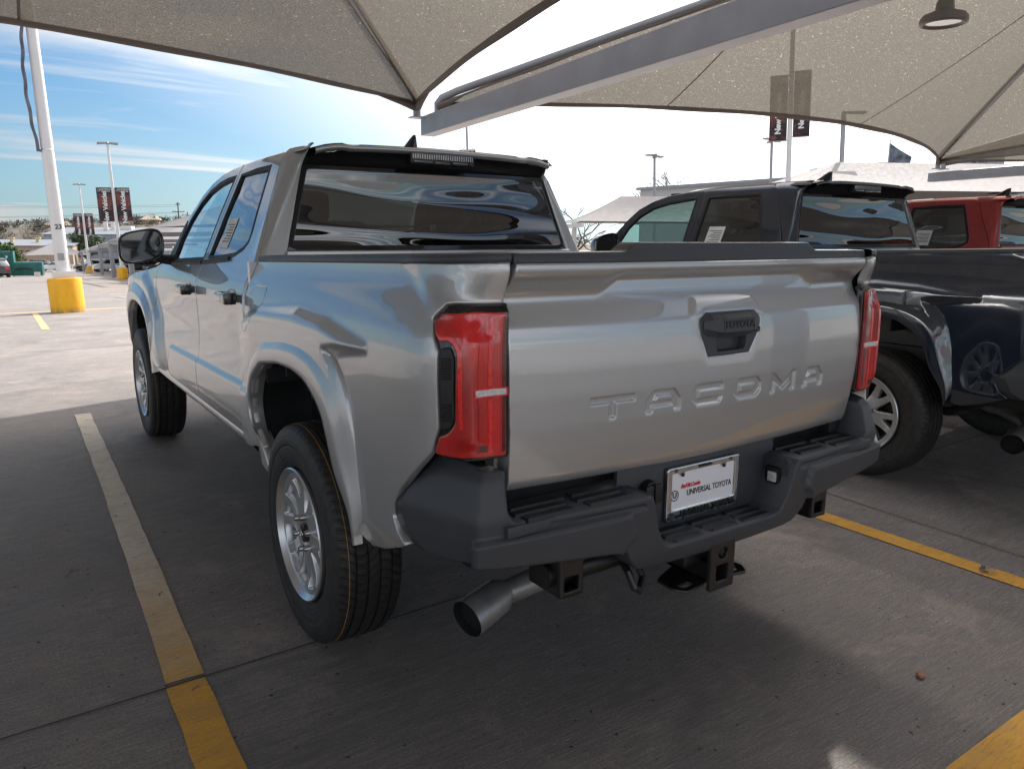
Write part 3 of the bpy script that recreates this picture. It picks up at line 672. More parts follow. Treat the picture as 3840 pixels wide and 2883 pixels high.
        def off(fn, d):
            def g(a, z):
                p = fn(a, z); h = 1e-3; c = corner_xy(a); t = corner_xy(a+h)-corner_xy(a-h); n = np.stack([-t[:, 1], t[:, 0]], 1); n /= np.linalg.norm(n, axis=1)[:, None]; n = np.where(((n*np.array([1, -1])).sum(1) < 0)[:, None], -n, n)
                return p+np.stack([n[:, 0]*d, n[:, 1]*d, 0*a], 1)
            return g
        panel('housing', inflate(lens, .004), off(f_bed, -.010), .012, 'gloss_black', tl, (1, -1, 0), rim=.02, s=s)
        red = [(.474, 1.222), (.389, 1.226), (.335, 1.222), (.304, 1.222), (.278, 1.205), (.290, 1.178), (.307, 1.158), (.331, 1.160), (.347, 1.150), (.358, 1.134), (.361, 1.118), (.358, 1.044), (.355, .962), (.342, .942), (.328, .930), (.312, .926), (.303, .905), (.296, .884), (.340, .880), (.399, .876), (.476, .876)]
        panel('red_lens', rcorner(red, .004, 2), f_l, .007, 'lens', tl, (1, -1, 0), rim=.012, s=s, inset=.003)
        refl = [(.296, 1.176), (.345, 1.168), (.368, 1.140), (.372, 1.10), (.370, .95), (.364, .95), (.362, 1.115), (.357, 1.138), (.345, 1.154), (.330, 1.163), (.306, 1.161)]
        panel('side_reflector', refl, off(f_l, .0012), .012, 'lens_bright', tl, (1, -1, 0), rim=0, s=s, inset=.003)
        panel('lens_edge', [(.395, 1.046), (.482, 1.045), (.482, 1.024), (.395, 1.024)], off(f_l, .0012), .01, 'lens_bright', tl, (1, -1, 0), rim=0, s=s, inset=.002)
        rv = panel('reverse_lens', [(.400, 1.042), (.476, 1.041), (.476, 1.028), (.400, 1.028)], off(f_l, .0022), .008, 'reverse', tl, (1, -1, 0), rim=.003, s=s, inset=.002)
        for q0, q1, za, zb_ in ((.430, .440, .885, 1.020), (.430, .440, 1.05, 1.20), (.462, .465, .885, 1.215), (.404, .406, .885, 1.15)):
            panel('light_guide', [(q0, za), (q1, za), (q1, zb_), (q0, zb_)], off(f_l, .0010), .01, 'lens_bright' if q1-q0 > .005 else 'lens', tl, (1, -1, 0), rim=0, s=s, inset=.002)
        for q0, q1, za, zb_ in ((.466, .4745, .885, 1.215), (.402, .428, .888, .905)): panel('dark_segment', [(q0, za), (q1, za), (q1, zb_), (q0, zb_)], off(f_l, .0010), .01, 'lens_dark', tl, (1, -1, 0), rim=0, s=s, inset=.002)
        vent = [(.312, 1.140), (.336, 1.143), (.350, 1.118), (.350, .972), (.336, .945), (.312, .942)]
        vt = panel('vent_trim', rcorner(vent, .006, 3), off(f_bed, -.004), .012, 'plastic_dk', tl, (1, -1, 0), rim=.01, s=s)
        ribs = MB()
        for zz in list(np.linspace(1.068, 1.116, 9))+list(np.linspace(.965, 1.005, 8)):
            pa = off(f_bed, -.002)(np.array([.316, .342]), np.array([zz, zz])); ribs.tube([(s*pa[0][0], pa[0][1], zz), (s*pa[1][0], pa[1][1], zz)], .0016, 6)
        ribs.obj('vent_ribs', 'plastic_dk', tl)
    # ---------------- roof
    X = np.linspace(-1, 1, 31); Y = np.linspace(0, 1, 22); rows = []
    for t in Y:
        y = .69+t*1.36; hw = .600+.012*ss(t*6); row = []
        for u in X:
            z = 1.778-.020*ss((t-.55)/.45)-.03*ss((t-.8)/.2)+.014*(1-u*u)+.012*t*(1-u*u) - .02*abs(u)**10
            z += .006*(ss((abs(u)-.76)/.04)) - .010*np.exp(-((abs(u)-.74)/.03)**2)
            row.append((u*hw, y-.010*u*u*(1 if t == 0 else 0)+(.03*(1-u*u) if t > .9 else 0), z))
        rows.append(row)
    rf = gridsurf('roof', np.array(rows), P, root, flip=True)
    # cant rail from roof edge down to door tops, and A pillars
    for s in (-1, 1):
        path = [(.70, 1.780), (1.0, 1.784), (1.35, 1.784), (1.65, 1.770), (1.9, 1.745), (2.05, 1.715), (2.2, 1.655), (2.35, 1.56), (2.48, 1.44), (2.62, 1.32), (2.74, 1.215)]
        ys = np.array([p[0] for p in path]); zs = np.array([p[1] for p in path]); t = np.linspace(0, 1, 40); yy = np.interp(t, np.linspace(0, 1, len(ys)), ys); zz = np.interp(t, np.linspace(0, 1, len(zs)), zs)
        k = np.ones(5)/5; zz = np.convolve(np.pad(zz, 2, 'edge'), k, 'valid'); rows = []
        for d in range(6):
            tt = d/5; r = []
            for y, z in zip(yy, zz):
                zo = z-.030*(1-tt)**1.3-.002; xo = side(max(y, .9), max(1.2, z-.03))[0]-.004; xi = xo-.055; r.append((s*(xo+(xi-xo)*tt**.8-.006*(tt == 0)), y, zo+.004))
            rows.append(r)
        gridsurf('cant_rail', np.array(rows), P, root, flip=s > 0)
    # spoiler lip and black header panel
    rows = []
    for dy, dz, in ((.03, .000), (.0, -.001), (-.012, -.010), (-.010, -.022), (.01, -.030)):
        rows.append([(u*.599, .69+dy-.012*(1-u*u)*0, 1.778+.014*(1-u*u)-.02*abs(u)**10+dz+.006*ss((abs(u)-.74)/.04)) for u in np.linspace(-1, 1, 31)])
    gridsurf('roof_spoiler', np.array(rows), P, rf, flip=True)
    rows = []
    for t in np.linspace(0, 1, 7): rows.append([(u*(.590+.03*t), .695+.085*t**.7, 1.748+.014*(1-u*u)*(1-t)-.01*abs(u)**10*(1-t)-.048*t) for u in np.linspace(-1, 1, 31)])
    hd = gridsurf('rear_header', np.array(rows), 'plastic_dk', root, flip=True)
    bl = empty('high_brake_light'); bl.parent = hd
    MB().box(-.165, .165, .683, .73, 1.722, 1.770, .006).obj('lamp_housing', 'plastic_dk', bl)
    MB().box(-.155, .155, .679, .69, 1.742, 1.766, .003).obj('lamp_lens', 'reverse', bl)
    mb = MB()
    for k in range(26): mb.box(-.150+k*.01185, -.1465+k*.01185, .6765, .6795, 1.743, 1.765)
    mb.obj('lens_fins', 'plastic_dk', bl)
    for sx in (-1, 1): MB().box(min(sx*.05, sx*.15), max(sx*.05, sx*.15), .679, .69, 1.727, 1.739, .002).obj('cargo_lamp', 'glass_mirror', bl)
    MB().box(-.045, .045, .676, .70, 1.722, 1.740, .003).obj('camera_pod', 'gloss_black', bl)
    # rear window
    def f_rw(x, v):
        z = 1.325+v*.375; return np.stack([x*(1-.0), .702+.078*v-.022*(1-(x/.7)**2)*.6, z], 1)
    def iw(z): return .734-(z-1.325)*.288
    rwo = [(-iw(1.345), .05), (iw(1.345), .05), (iw(1.695), 1.0), (-iw(1.695), 1.0)]
    panel('rear_window', rwo, f_rw, .05, 'glass_dark', root, (0, -1, 0), rim=0)
    wi = [(-iw(1.35)+.022, .10), (iw(1.35)-.022, .10), (iw(1.69)-.022, .955), (-iw(1.69)+.022, .955)]
    panel('window_seal', rwo, lambda a, b: f_rw(a, b)+np.array([0, -.0015, 0]), .05, 'gloss_black', root, (0, -1, 0), rim=.01, holes=[rcorner(wi, .03)])
    MB().box(-.74, .74, .672, .705, 1.296, 1.342, .008).obj('window_ledge', P, root)
    MB().box(-.66, .66, .68, .72, .78, 1.30).obj('cab_back_wall', P, root)
    # antenna fin
    fin = MB(); pr = [(0, 0), (.175, 0), (.150, .012), (.115, .028), (.07, .048), (.035, .062), (.012, .066), (.0, .058)]
    V = []; 
    rows = []
    for k, (w) in enumerate((.044, .036, .024, .013, .005)):
        h = [-.012, .016, .048, .076, .094][k]; L = [.19, .165, .110, .062, .028][k]
        rows.append([(.015+w*math.cos(q), .985+L*.5+L*.5*math.sin(q)-(.0 if k else 0), 1.792+h) for q in np.linspace(0, 2*PI, 24, endpoint=False)])
    rows.append([(.015, .995, 1.792+.0955)]*24)
    gridsurf('antenna_fin', np.array(rows), 'gloss_black', rf, closed=True)
    # windshield, hood, front
    rows = []
    for t in np.linspace(0, 1, 12):
        y = 2.03+.72*t; z = 1.735-.50*t+.03*math.sin(PI*t); hw = .60+.16*t; rows.append([(u*hw, y+.10*(1-u*u)*1.0, z) for u in np.linspace(-1, 1, 17)])
    gridsurf('windshield', np.array(rows), 'glass_clear', root, flip=True)
    rows = []
    for t in np.linspace(0, 1, 14):
        y = 2.72+1.50*t; hw = .845-.08*t*t; row = []
        for u in np.linspace(-1, 1, 25): row.append((u*hw, y+.14*(1-u*u)*t, np.interp(y, [2.6, 3.0, 3.4, 3.8, 4.15, 4.25], [1.235, 1.20, 1.16, 1.10, 1.01, .93])+.035*(1-u*u)+.025*ss((abs(u)-.35)/.1)*ss((.8-abs(u))/.1)))
        rows.append(row)
    gridsurf('hood', np.array(rows), P, root, flip=True)
    mb = MB().box(-.84, .84, 4.14, 4.30, .56, .92, .05); mb.obj('front_bumper', 'plastic', root)
    MB().box(-.50, .50, 4.24, 4.32, .66, .96, .02).obj('grille', 'gloss_black', root)
    for s in (-1, 1): MB().box(min(s*.52, s*.80), max(s*.52, s*.80), 4.16, 4.27, .90, 1.0, .02).obj('headlight', 'reverse', root)
    # ---------------- interior
    it = empty('cab_interior'); it.parent = root
    MB().box(-.80, .80, .74, 2.6, .58, .62).box(-.86, -.84, .72, 2.6, .58, 1.22).box(.84, .86, .72, 2.6, .58, 1.22).obj('cabin_floor', 'seat', it)
    MB().box(-.60, .60, .80, 2.0, 1.735, 1.75).obj('headliner', 'seat', it)
    for sx in (-.40, .40):
        MB().box(sx-.26, sx+.26, 1.55, 2.05, .88, 1.0, .05).obj('seat_cushion', 'seat', it)
        MB().box(sx-.25, sx+.25, 1.46, 1.60, .95, 1.44, .06, Matrix.Rotation(R(10), 3, 'X'), (sx, 1.5, .95)).obj('seat_back', 'seat', it)
        MB().box(sx-.13, sx+.13, 1.385, 1.475, 1.47, 1.63, .045).obj('head_restraint', 'seat', it)
    MB().box(-.66, .66, .84, .98, .9, 1.36, .05).box(-.66, .66, .95, 1.35, .85, .98, .04).obj('rear_bench', 'seat', it)
    for sx in (-.42, 0, .42): MB().box(sx-.12, sx+.12, .85, .93, 1.37, 1.47 if sx else 1.43, .035).obj('head_restraint', 'seat', it)
    MB().box(-.78, .78, 2.35, 2.72, 1.0, 1.22, .06).obj('dashboard', 'seat', it)
    sw = MB().tube([(-.40+.175*math.cos(t), 2.22+.06*math.sin(t), 1.14+.165*math.sin(t)) for t in np.linspace(0, 2*PI, 33)], .013, 8, False); sw.tube([(-.40, 2.40, 1.10), (-.40, 2.22, 1.14)], .03, 8)
    sw.tube([(-.56, 2.22, 1.14), (-.24, 2.22, 1.14)], .016, 6).obj('steering_wheel', 'plastic_dk', it)
    # ---------------- bed floor, tailgate
    MB().box(-.75, .75, -.88, .64, .79, .81).obj('bed_floor', 'plastic_dk', root)
    L = []
    z0, z1 = .929, .987; st = .0170
    def bar(a, b, c, d): return [(a, c), (b, c), (b, d), (a, d)]
    def seg(p, q, w):
        p, q = np.array(p), np.array(q); d = q-p; d /= np.linalg.norm(d); n = np.array([-d[1], d[0]])*w/2; return [tuple(p+n), tuple(q+n), tuple(q-n), tuple(p-n)]
    def lt(ch, xa, xb):
        c = (xb-xa); ch_ = .018
        if ch == 'T': m = (xa+xb)/2; return [[bar(xa, xb, z1-st, z1)], [bar(m-st*.6, m+st*.6, z0, z1)]], []
        if ch == 'A':
            o = [(xa, z0), (xa, z1-ch_*1.5), (xa+ch_*1.4, z1), (xb-ch_*1.4, z1), (xb, z1-ch_*1.5), (xb, z0), (xb-st*1.5, z0), (xb-st*1.5, z0+.013), (xa+st*1.5, z0+.013), (xa+st*1.5, z0)]
            return [[o]], [[(xa+st*1.8, z0+.027), (xb-st*1.8, z0+.027), (xb-st*2.3, z1-st*.85), (xa+st*2.3, z1-st*.85)]]
        if ch == 'C':
            o = [(xa, z0+ch_), (xa, z1-ch_), (xa+ch_, z1), (xb-.006, z1), (xb, z1-.006), (xb, z1-st), (xa+st*1.5, z1-st), (xa+st*1.5, z0+st), (xb, z0+st), (xb-.008, z0), (xa+ch_, z0)]; return [[o]], []
        if ch == 'O':
            o = [(xa, z0+ch_), (xa, z1-ch_), (xa+ch_, z1), (xb-ch_, z1), (xb, z1-ch_), (xb, z0+ch_), (xb-ch_, z0), (xa+ch_, z0)]
            return [[o]], [[(xa+st*1.6, z0+st), (xa+st*1.6, z1-st), (xb-st*1.6, z1-st), (xb-st*1.6, z0+st)]]
        if ch == 'M':
            m = (xa+xb)/2; o = [(xa, z0), (xa, z1), (xa+st*1.1, z1), (m, z0+.024), (xb-st*1.1, z1), (xb, z1), (xb, z0), (xb-st*1.3, z0), (xb-st*1.3, z1-.028), (m, z0+.004), (xa+st*1.3, z1-.028), (xa+st*1.3, z0)]
            return [[o]], []
    LET = [('T', -.493, -.348), ('A', -.307, -.178), ('C', -.131, -.008), ('O', .043, .168), ('M', .217, .343), ('A', .388, .505)]
    def f_tg(x, z):
        y0 = -.958-.045*(1-(x/.74)**2)
        g = np.interp(z, *TGP)
        # upper lip
        hb = 1.246+.047*ss((.46-np.abs(x))/.085)
        face = np.interp(z, *TGF); k = ss((z-hb)/(np.maximum(1.318-hb, .01)))**.75
        lip = np.interp(z, *TGL); g = face*(1-k)+lip*k
        y = y0-g
        P = np.stack([x, z], 1)
        y = y-stamp(P, [(-.145, 1.18), (-.118, 1.232), (.136, 1.232), (.165, 1.18), (.150, 1.17), (-.13, 1.17)], .005, .018)*ss((z-1.17)/.02)
        # shallow pressed rim round the handle
        y = y+.002*ss(.5+(sdf(P, HOLE)+.006)/.008)
        d = np.full(len(x), -1.0); sel = (z > .915) & (z < 1.0)
        if sel.any():
            q = P[sel]; dd = np.full(len(q), -1.0)
            for ch, xa, xb in LET:
                outs, holes = lt(ch, xa, xb); e = np.full(len(q), -1.0)
                for o in outs: e = np.maximum(e, sdf(q, o[0]))
                for h_ in holes: e = np.minimum(e, -sdf(q, h_))
                dd = np.maximum(dd, e)
            d[sel] = dd
        y = y+.0075*ss(.5+d/.0045)
        return np.stack([x, y, z], 1)
    TGF = smooth_tab([.745, .78, .85, .92, 1.0, 1.08, 1.14, 1.180, 1.19, 1.235, 1.26, 1.35], [-.040, -.022, -.010, -.001, .003, .003, -.001, -.007, -.012, -.036, -.044, -.055], sig=.0035, z0=.7, z1=1.4)
    TGL = smooth_tab([1.2, 1.246, 1.25, 1.29, 1.325, 1.34, 1.36], [-.03, -.03, -.016, .0, .010, .006, 0], sig=.005, z0=.7, z1=1.4)
    TGP = TGF
    HOLE = [(-.108, 1.172), (-.085, 1.192), (.115, 1.192), (.140, 1.172), (.143, 1.135), (.100, 1.064), (-.080, 1.064), (-.108, 1.13)]
    tgo = [(-.720, .765), (.720, .765), (.726, .88), (.732, 1.0), (.732, 1.20), (.730, 1.242), (.718, 1.336), (-.718, 1.336), (-.730, 1.242), (-.732, 1.20), (-.732, 1.0), (-.726, .88)]
    tg = panel('tailgate', tgo, f_tg, .012, P, root, (0, -1, 0), rim=.05, holes=[rcorner(HOLE, .006, 3)], lip=.002,
               regions=[([(-.505, .924), (.515, .924), (.515, .993), (-.505, .993)], .0026), ([(-.75, 1.225), (.75, 1.225), (.75, 1.335), (-.75, 1.335)], .008), ([(-.75, 1.16), (.75, 1.16), (.75, 1.2245), (-.75, 1.2245)], .007)], rimdir=(0, 1, 0))
    # tailgate cap with raised middle
    cap = [(-.722, 1.338), (.722, 1.338), (.722, 1.362), (.41, 1.364), (.375, 1.386), (-.355, 1.386), (-.39, 1.364), (-.722, 1.362)]
    cap = [(x, z-.0) for x, z in cap]
    panel('tailgate_cap', cap, lambda x, z: np.stack([x, -.962-.045*(1-(x/.74)**2)+.010*ss((z-1.345)/.03), z], 1), .02, 'plastic', tg, (0, -1, 0), rim=.06, rimdir=(0, 1, 0), lip=.002)
    # handle
    hn = empty('tailgate_handle'); hn.parent = tg
    yh = -1.005
    def fo(d): return lambda x, z: np.stack([x, yh+d+0*x, z], 1)
    cupw = rcorner([(-.045, 1.118), (.088, 1.118), (.088, 1.090), (.078, 1.076), (-.035, 1.076), (-.045, 1.088)], .006, 3)
    hs = [(x*1.0, z) for x, z in inflate(HOLE, -.001)]
    panel('bezel', rcorner(hs, .006, 3), fo(.004), .02, 'plastic', hn, (0, -1, 0), rim=.03, holes=[cupw], rimdir=(0, 1, 0))
    V = []; MB().box(-.05, .095, yh+.032, yh+.036, 1.06, 1.125).obj('pocket', 'plastic', hn)
    def gem(x0, x1, xs0, xs1, nm):
        b = MB(); zz = (1.130, 1.142, 1.176, 1.188) if nm == 'grip' else (1.122, 1.138, 1.174, 1.189); dd = (-.006, -.026, -.024, -.004)
        rows = [[(x, yh+d_, z) for x in np.linspace(x0, x1, 3)] for z, d_ in zip(zz, dd)]; return rows
    g = MB()
    zz = [1.122, 1.136, 1.176, 1.188]; dd = [-.004, -.024, -.022, -.003]
    n_ = 8; V = []
    for x in (-.044, .086):
        for z, d_ in zip(zz, dd): V.append((x, yh+d_, z))
        V.append((x, yh+.02, 1.188)); V.append((x, yh+.02, 1.118))
    F = [(i, (i+1) % 6, 6+(i+1) % 6, 6+i) for i in range(6)]+[tuple(range(6)), tuple(range(6, 12))[::-1]]
    b = MB().add(V, F); gr = b.obj('grip', 'plastic', hn, False)
    text_mesh('TOYOTA', .0295, 'ink', 'lettering', hn, Matrix.Translation((.021, yh-.0235, 1.1565)) @ Matrix.Rotation(R(88), 4, 'X'), .0012, .0006, 0, 1.0, 1.08)
    for sg, xa, xb in ((-1, -.046, -.104), (1, .088, .137)):
        V = [(xa, yh+d_, z) for z, d_ in zip(zz, dd)]+[(xa, yh+.02, 1.188), (xa, yh+.02, 1.118)]
        xm = xa+(xb-xa)*.55
        V += [(xm, yh-.002, 1.126), (xm, yh-.016, 1.142), (xm, yh-.015, 1.172), (xm, yh+.0, 1.187), (xm, yh+.02, 1.188), (xm, yh+.02, 1.12)]
        V += [(xb, yh+.004, 1.138), (xb, yh-.001, 1.148), (xb, yh-.001, 1.166), (xb, yh+.004, 1.174), (xb, yh+.02, 1.175), (xb, yh+.02, 1.135)]
        F = [(i, (i+1) % 6, 6+(i+1) % 6, 6+i) for i in range(6)]+[(6+i, 6+(i+1) % 6, 12+(i+1) % 6, 12+i) for i in range(6)]+[tuple(range(6)), tuple(range(12, 18))[::-1]]
        MB().add(V, F).obj('handle_end', 'plastic', hn, False)
    V, F = lathe([(0, .0085), (.004, .0085), (.004, .006), (.0015, .005), (.0015, 0)], 24)
    mesh_obj('rear_camera', [(y+.112, yh-x-.014, z+1.137) for x, y, z in V], F, 'gloss_black', hn)
    # ---------------- bumper
    def bxy(a):
        x = np.where(np.abs(a) <= .84, np.abs(a), .84+(np.abs(a)-.84)*.27); y = np.where(np.abs(a) <= .84, -1.055+.065*(np.abs(a)/.84)**2, -.99+(np.abs(a)-.84)*.95)
        return x*np.sign(a), y
    def f_bp(a, z):
        g = np.interp(z, *BPG); aa = np.abs(a); P = np.stack([aa, z], 1)
        mold = stamp(P, rcorner([(.385, .672), (.76, .672), (.86, .672), (.86, .50), (.42, .50), (.40, .585), (.37, .60)], .02), .017, .006)*ss((.93-aa)/.08)
        groove = -stamp(P, [(.34, .676), (.735, .676), (.735, .686), (.34, .686)], .012, .007)
        oi = -(g+mold*(aa > .3)+groove)
        X_ = 0; Y_ = 0
        for d, w in ((-.008, .25), (0, .5), (.008, .25)):
            q = aa+d; xr = q*(.84-oi)/.84; yr = -1.055+.065*(q/.84)**2+oi; k = q > .84
            X_ = X_+w*np.where(k, .84-oi+(q-.84)*.30, xr); Y_ = Y_+w*np.where(k, -.99+oi+(q-.84)*.95, yr)
        return np.stack([X_*np.sign(a), Y_, z], 1)
    BPG = smooth_tab([.44, .49, .53, .60, .66, .715, .73, .812, .85], [-.05, -.022, -.010, -.002, .002, .004, .002, -.018, -.040], sig=.003, z0=.4, z1=.95)
    half = [(0, .482), (.30, .485), (.350, .492), (.378, .522), (.395, .560), (.44, .572), (.78, .602), (.84, .612), (.95, .600), (1.03, .600), (1.085, .635), (1.115, .70), (1.09, .752), (.995, .850), (.975, .860), (.84, .838), (.782, .832), (.765, .735), (.745, .704), (.322, .704), (.312, .690), (.288, .595), (.262, .548), (.235, .536), (0, .536)]
    outl = half+[(-a, z) for a, z in half[1:-1]][::-1]
    bu = panel('rear_bumper', rcorner(outl, .006, 2), f_bp, .014, 'plastic', root, (0, -1, 0), rim=.13, lip=.004, rimdir=(0, 1, 0),
               regions=[([(-.90, .55), (.90, .55), (.90, .73), (-.90, .73)], .006), ([(-.90, .79), (.90, .79), (.90, .86), (-.90, .86)], .008)])
    MB().box(-.345, .345, -.930, -.915, .50, .752, .004).obj('plate_backing', 'plastic', bu)
    MB().box(-.80, .80, -.858, -.84, .56, .80).obj('bumper_gap_shade', 'black_hole', bu)  # black sheet added to close the gap and stand in for its shade
    for s in (-1, 1):
        MB().box(min(s*.30, s*.775), max(s*.30, s*.775), -1.02+.0, -.86, .675, .7035, .003).obj('step_top', 'plastic', bu)
        MB().box(min(s*.297, s*.320), max(s*.297, s*.320), -1.03, -.93, .565, .70, .004).obj('notch_wall', 'plastic', bu)
        MB().box(min(s*.70, s*.81), max(s*.70, s*.81), -.90, -.62, .60, .79, .01).obj('corner_backing', 'plastic_dk', bu)
        # ridged pads: three bars each in two columns, offset like the photograph
        for (xa, xb) in ((.345, .52), (.535, .72)):
            for r_ in range(3):
                y0 = -1.022+r_*.040; sh = .012*(r_ % 2)
                x0_, x1_ = (xa+sh+.012*(2-r_), xb+sh-.004)
                zt = .7035
                V = [(s*x0_, y0, zt), (s*x1_, y0, zt), (s*(x1_+.004), y0+.036, zt), (s*(x0_+.004), y0+.036, zt), (s*(x0_+.006), y0+.008, zt+.011), (s*(x1_-.006), y0+.008, zt+.011), (s*(x1_-.002), y0+.033, zt+.010), (s*(x0_+.010), y0+.033, zt+.010)]
                MB().add(V, [(0, 1, 5, 4), (1, 2, 6, 5), (2, 3, 7, 6), (3, 0, 4, 7), (4, 5, 6, 7), (3, 2, 1, 0)]).obj('step_pad', 'step_rubber', bu, False)
    for (xa, xb) in ((-.225, -.085), (-.07, .07), (.085, .225)):
        for r_ in range(3):
            y0 = -1.035+r_*.034; zt = .5355
            V = [(xa+.01*(2-r_)*(xa < 0), y0, zt), (xb, y0, zt), (xb+.004, y0+.03, zt), (xa+.004, y0+.03, zt), (xa+.01+.01*(2-r_)*(xa < 0), y0+.008, zt+.011), (xb-.006, y0+.008, zt+.011), (xb-.002, y0+.027, zt+.010), (xa+.012, y0+.027, zt+.010)]
            MB().add(V, [(0, 1, 5, 4), (1, 2, 6, 5), (2, 3, 7, 6), (3, 0, 4, 7), (4, 5, 6, 7), (3, 2, 1, 0)]).obj('step_pad', 'step_rubber', bu, False)
    MB().box(-.26, .26, -1.02, -.92, .51, .5345, .003).obj('centre_step', 'plastic', bu)
    # plate lamps in notch walls, socket, tow gear
    for s in (-1, 1):
        ll = empty('plate_light'); ll.parent = bu
        MB().box(min(s*.288, s*.302), max(s*.288, s*.302), -1.005, -.945, .605, .672, .012).obj('lamp_frame', 'plastic_dk', ll)
        MB().box(min(s*.284, s*.290), max(s*.284, s*.290), -.992, -.960, .622, .656, .005).obj('lamp_lens', 'reverse', ll)
    sk = empty('trailer_socket'); sk.parent = bu
    V, F = lathe([(0, .036), (.022, .034), (.026, .028), (.026, 0)], 32); 
    mesh_obj('socket_body', [(y-.228, -.932-x, z+.672) for x, y, z in V], F, 'plastic_dk', sk, True, 35)
    MB().box(-.262, -.196, -.966, -.955, .645, .700, .006).box(-.212, -.186, -.960, -.95, .660, .685, .008).box(-.232, -.224, -.972, -.96, .642, .704, .002).obj('socket_cover', 'plastic_dk', sk)
    # licence plate
    lp = empty('licence_plate'); lp.parent = root
    yp = -.940; cx, cz = 0.0, .645
    def rr(x0, x1, z0_, z1_, r): return rcorner([(x0, z0_), (x1, z0_), (x1, z1_), (x0, z1_)], r, 5)
    fpl = lambda d: (lambda x, z: np.stack([x, yp+d+0*x, z], 1))
    panel('plate_insert', rr(-.148, .148, .570, .722, .008), fpl(.0), .03, 'white_plate', lp, (0, -1, 0), rim=.002, rimdir=(0, 1, 0))
    inn = [(-.140, .596), (.140, .596), (.140, .712), (.098, .712), (.090, .701), (.080, .701), (.072, .712), (-.085, .712), (-.092, .701), (-.102, .701), (-.110, .712), (-.140, .712)]
    frm = panel('plate_frame', rr(-.158, .158, .562, .728, .010), fpl(-.006), .02, 'chrome', lp, (0, -1, 0), rim=.008, holes=[rcorner(inn, .003, 2)], rimdir=(0, 1, 0), lip=.0015)
    RX = Matrix.Rotation(R(90), 4, 'X')
    T_ = lambda x, y, z: Matrix.Translation((x, y, z)) @ RX
    text_mesh('UNIVERSAL TOYOTA', .0275, 'ink', 'frame_lettering', lp, T_(.022, yp-.0085, .5785), .0012, .0009, 0, .93, 1.0)
    text_mesh('UNIVERSAL TOYOTA', .0265, 'ink', 'plate_lettering', lp, T_(.030, yp-.0012, .640), .0004, .0002, 0, .80, 1.0)
    text_mesh('Red McCombs', .0190, 'red_ink', 'script_lettering', lp, T_(-.055, yp-.0012, .664), .0004, .0005, .35, .80, .9)
    text_mesh('Red McCombs', .0115, 'ink', 'frame_script', lp, T_(.0, yp-.0085, .7195), .0006, .0004, .35, .9, .9)
    for (x, z, r, d) in ((-.122, .640, .0155, .0014), (-.138, .5785, .0105, .0086)):
        mb = MB().tube([(x+r*math.cos(t), yp-d, z+r*math.sin(t)) for t in np.linspace(0, 2*PI, 33)], .0013, 6, False); mb.obj('round_emblem', 'ink', lp)
        text_mesh('U', r*1.55, 'ink', 'emblem_letter', lp, T_(x, yp-d, z), .0004, .0006, 0, 1)
    for x in (-.125, .117):
        mb = MB()
        for (ra, rb, dz) in ((.0065, .0048, 0), (.0022, .0045, 0), (.0045, .0018, .0018)): mb.tube([(x+ra*math.cos(t), yp-.0085, .7205+dz+rb*math.sin(t)) for t in np.linspace(0, 2*PI, 21)], .0005, 5, False)
        mb.obj('round_emblem', 'ink', lp)
    for x in (-.097, .085):
        V, F = lathe([(0, .006), (.004, .0055), (.005, 0)], 12); mesh_obj('plate_screw', [(y+x, yp-.006-q, z+.7035) for q, y, z in V], F, 'ink', lp)
    # ---------------- underneath: hitch, brackets, exhaust, frame
    def ring_plate(x0, x1, z0_, z1_, hole, y, th, nm, par, mat='chassis'):
        return panel(nm, rcorner([(x0, z0_), (x1, z0_), (x1, z1_), (x0, z1_)], .004, 3), lambda a, b: np.stack([a, y+0*a, b], 1), .02, mat, par, (0, -1, 0), rim=th, holes=hole, rimdir=(0, 1, 0))
    ht = empty('hitch_receiver'); ht.parent = root
    ring_plate(-.052, .052, .350, .500, [rcorner([(-.028, .372), (.028, .372), (.028, .428), (-.028, .428)], .004), [(.022*math.cos(t), .463+.020*math.sin(t)) for t in np.linspace(0, 2*PI, 20, endpoint=False)]], -1.035, .012, 'face_plate', ht)
    MB().box(-.034, -.027, -1.024, -.80, .365, .435).box(.027, .034, -1.024, -.80, .365, .435).box(-.034, .034, -1.024, -.80, .428, .436).box(-.034, .034, -1.024, -.80, .364, .372).box(-.11, .11, -.98, -.86, .42, .50, .01).obj('receiver_tube', 'chassis', ht)
    for s in (-1, 1):
        pl_ = [(s*.03, -1.0), (s*.13, -1.02), (s*.155, -.985), (s*.15, -.91), (s*.03, -.86)]; hl = [(s*.075, -.995), (s*.125, -1.0), (s*.135, -.975), (s*.085, -.972)]
        panel('chain_loop', rcorner(pl_, .012, 4), lambda a, b: np.stack([a, b, .368+0*a], 1), .03, 'chassis', ht, (0, 0, 1), rim=.007, holes=[rcorner(hl, .006, 3)])
    MB().tube([(-.60, -.93, .50), (.60, -.93, .50)], .032, 12).obj('cross_tube', 'chassis', ht)
    for s in (-1, 1):
        bk = empty('frame_bracket'); bk.parent = root; xc = s*.545
        ring_plate(xc-.038, xc+.038, .452, .560, [rcorner([(xc-.026, .464), (xc+.026, .464), (xc+.026, .508), (xc-.026, .508)], .006)], -.985, .012, 'bracket_face', bk)
        MB().box(xc-.038, xc-.031, -.975, -.84, .455, .56).box(xc+.031, xc+.038, -.975, -.84, .455, .56).box(xc-.038, xc+.038, -.975, -.84, .450, .457).obj('bracket_sides', 'chassis', bk)
    MB().tube([(-.33, -.93, .50), (-.345, -.99, .47), (-.34, -1.01, .43), (-.31, -1.0, .41), (-.27, -.97, .43), (-.27, -.93, .48)], .011, 8).obj('tow_hook', 'chassis', root)
    ex = empty('exhaust'); ex.parent = root
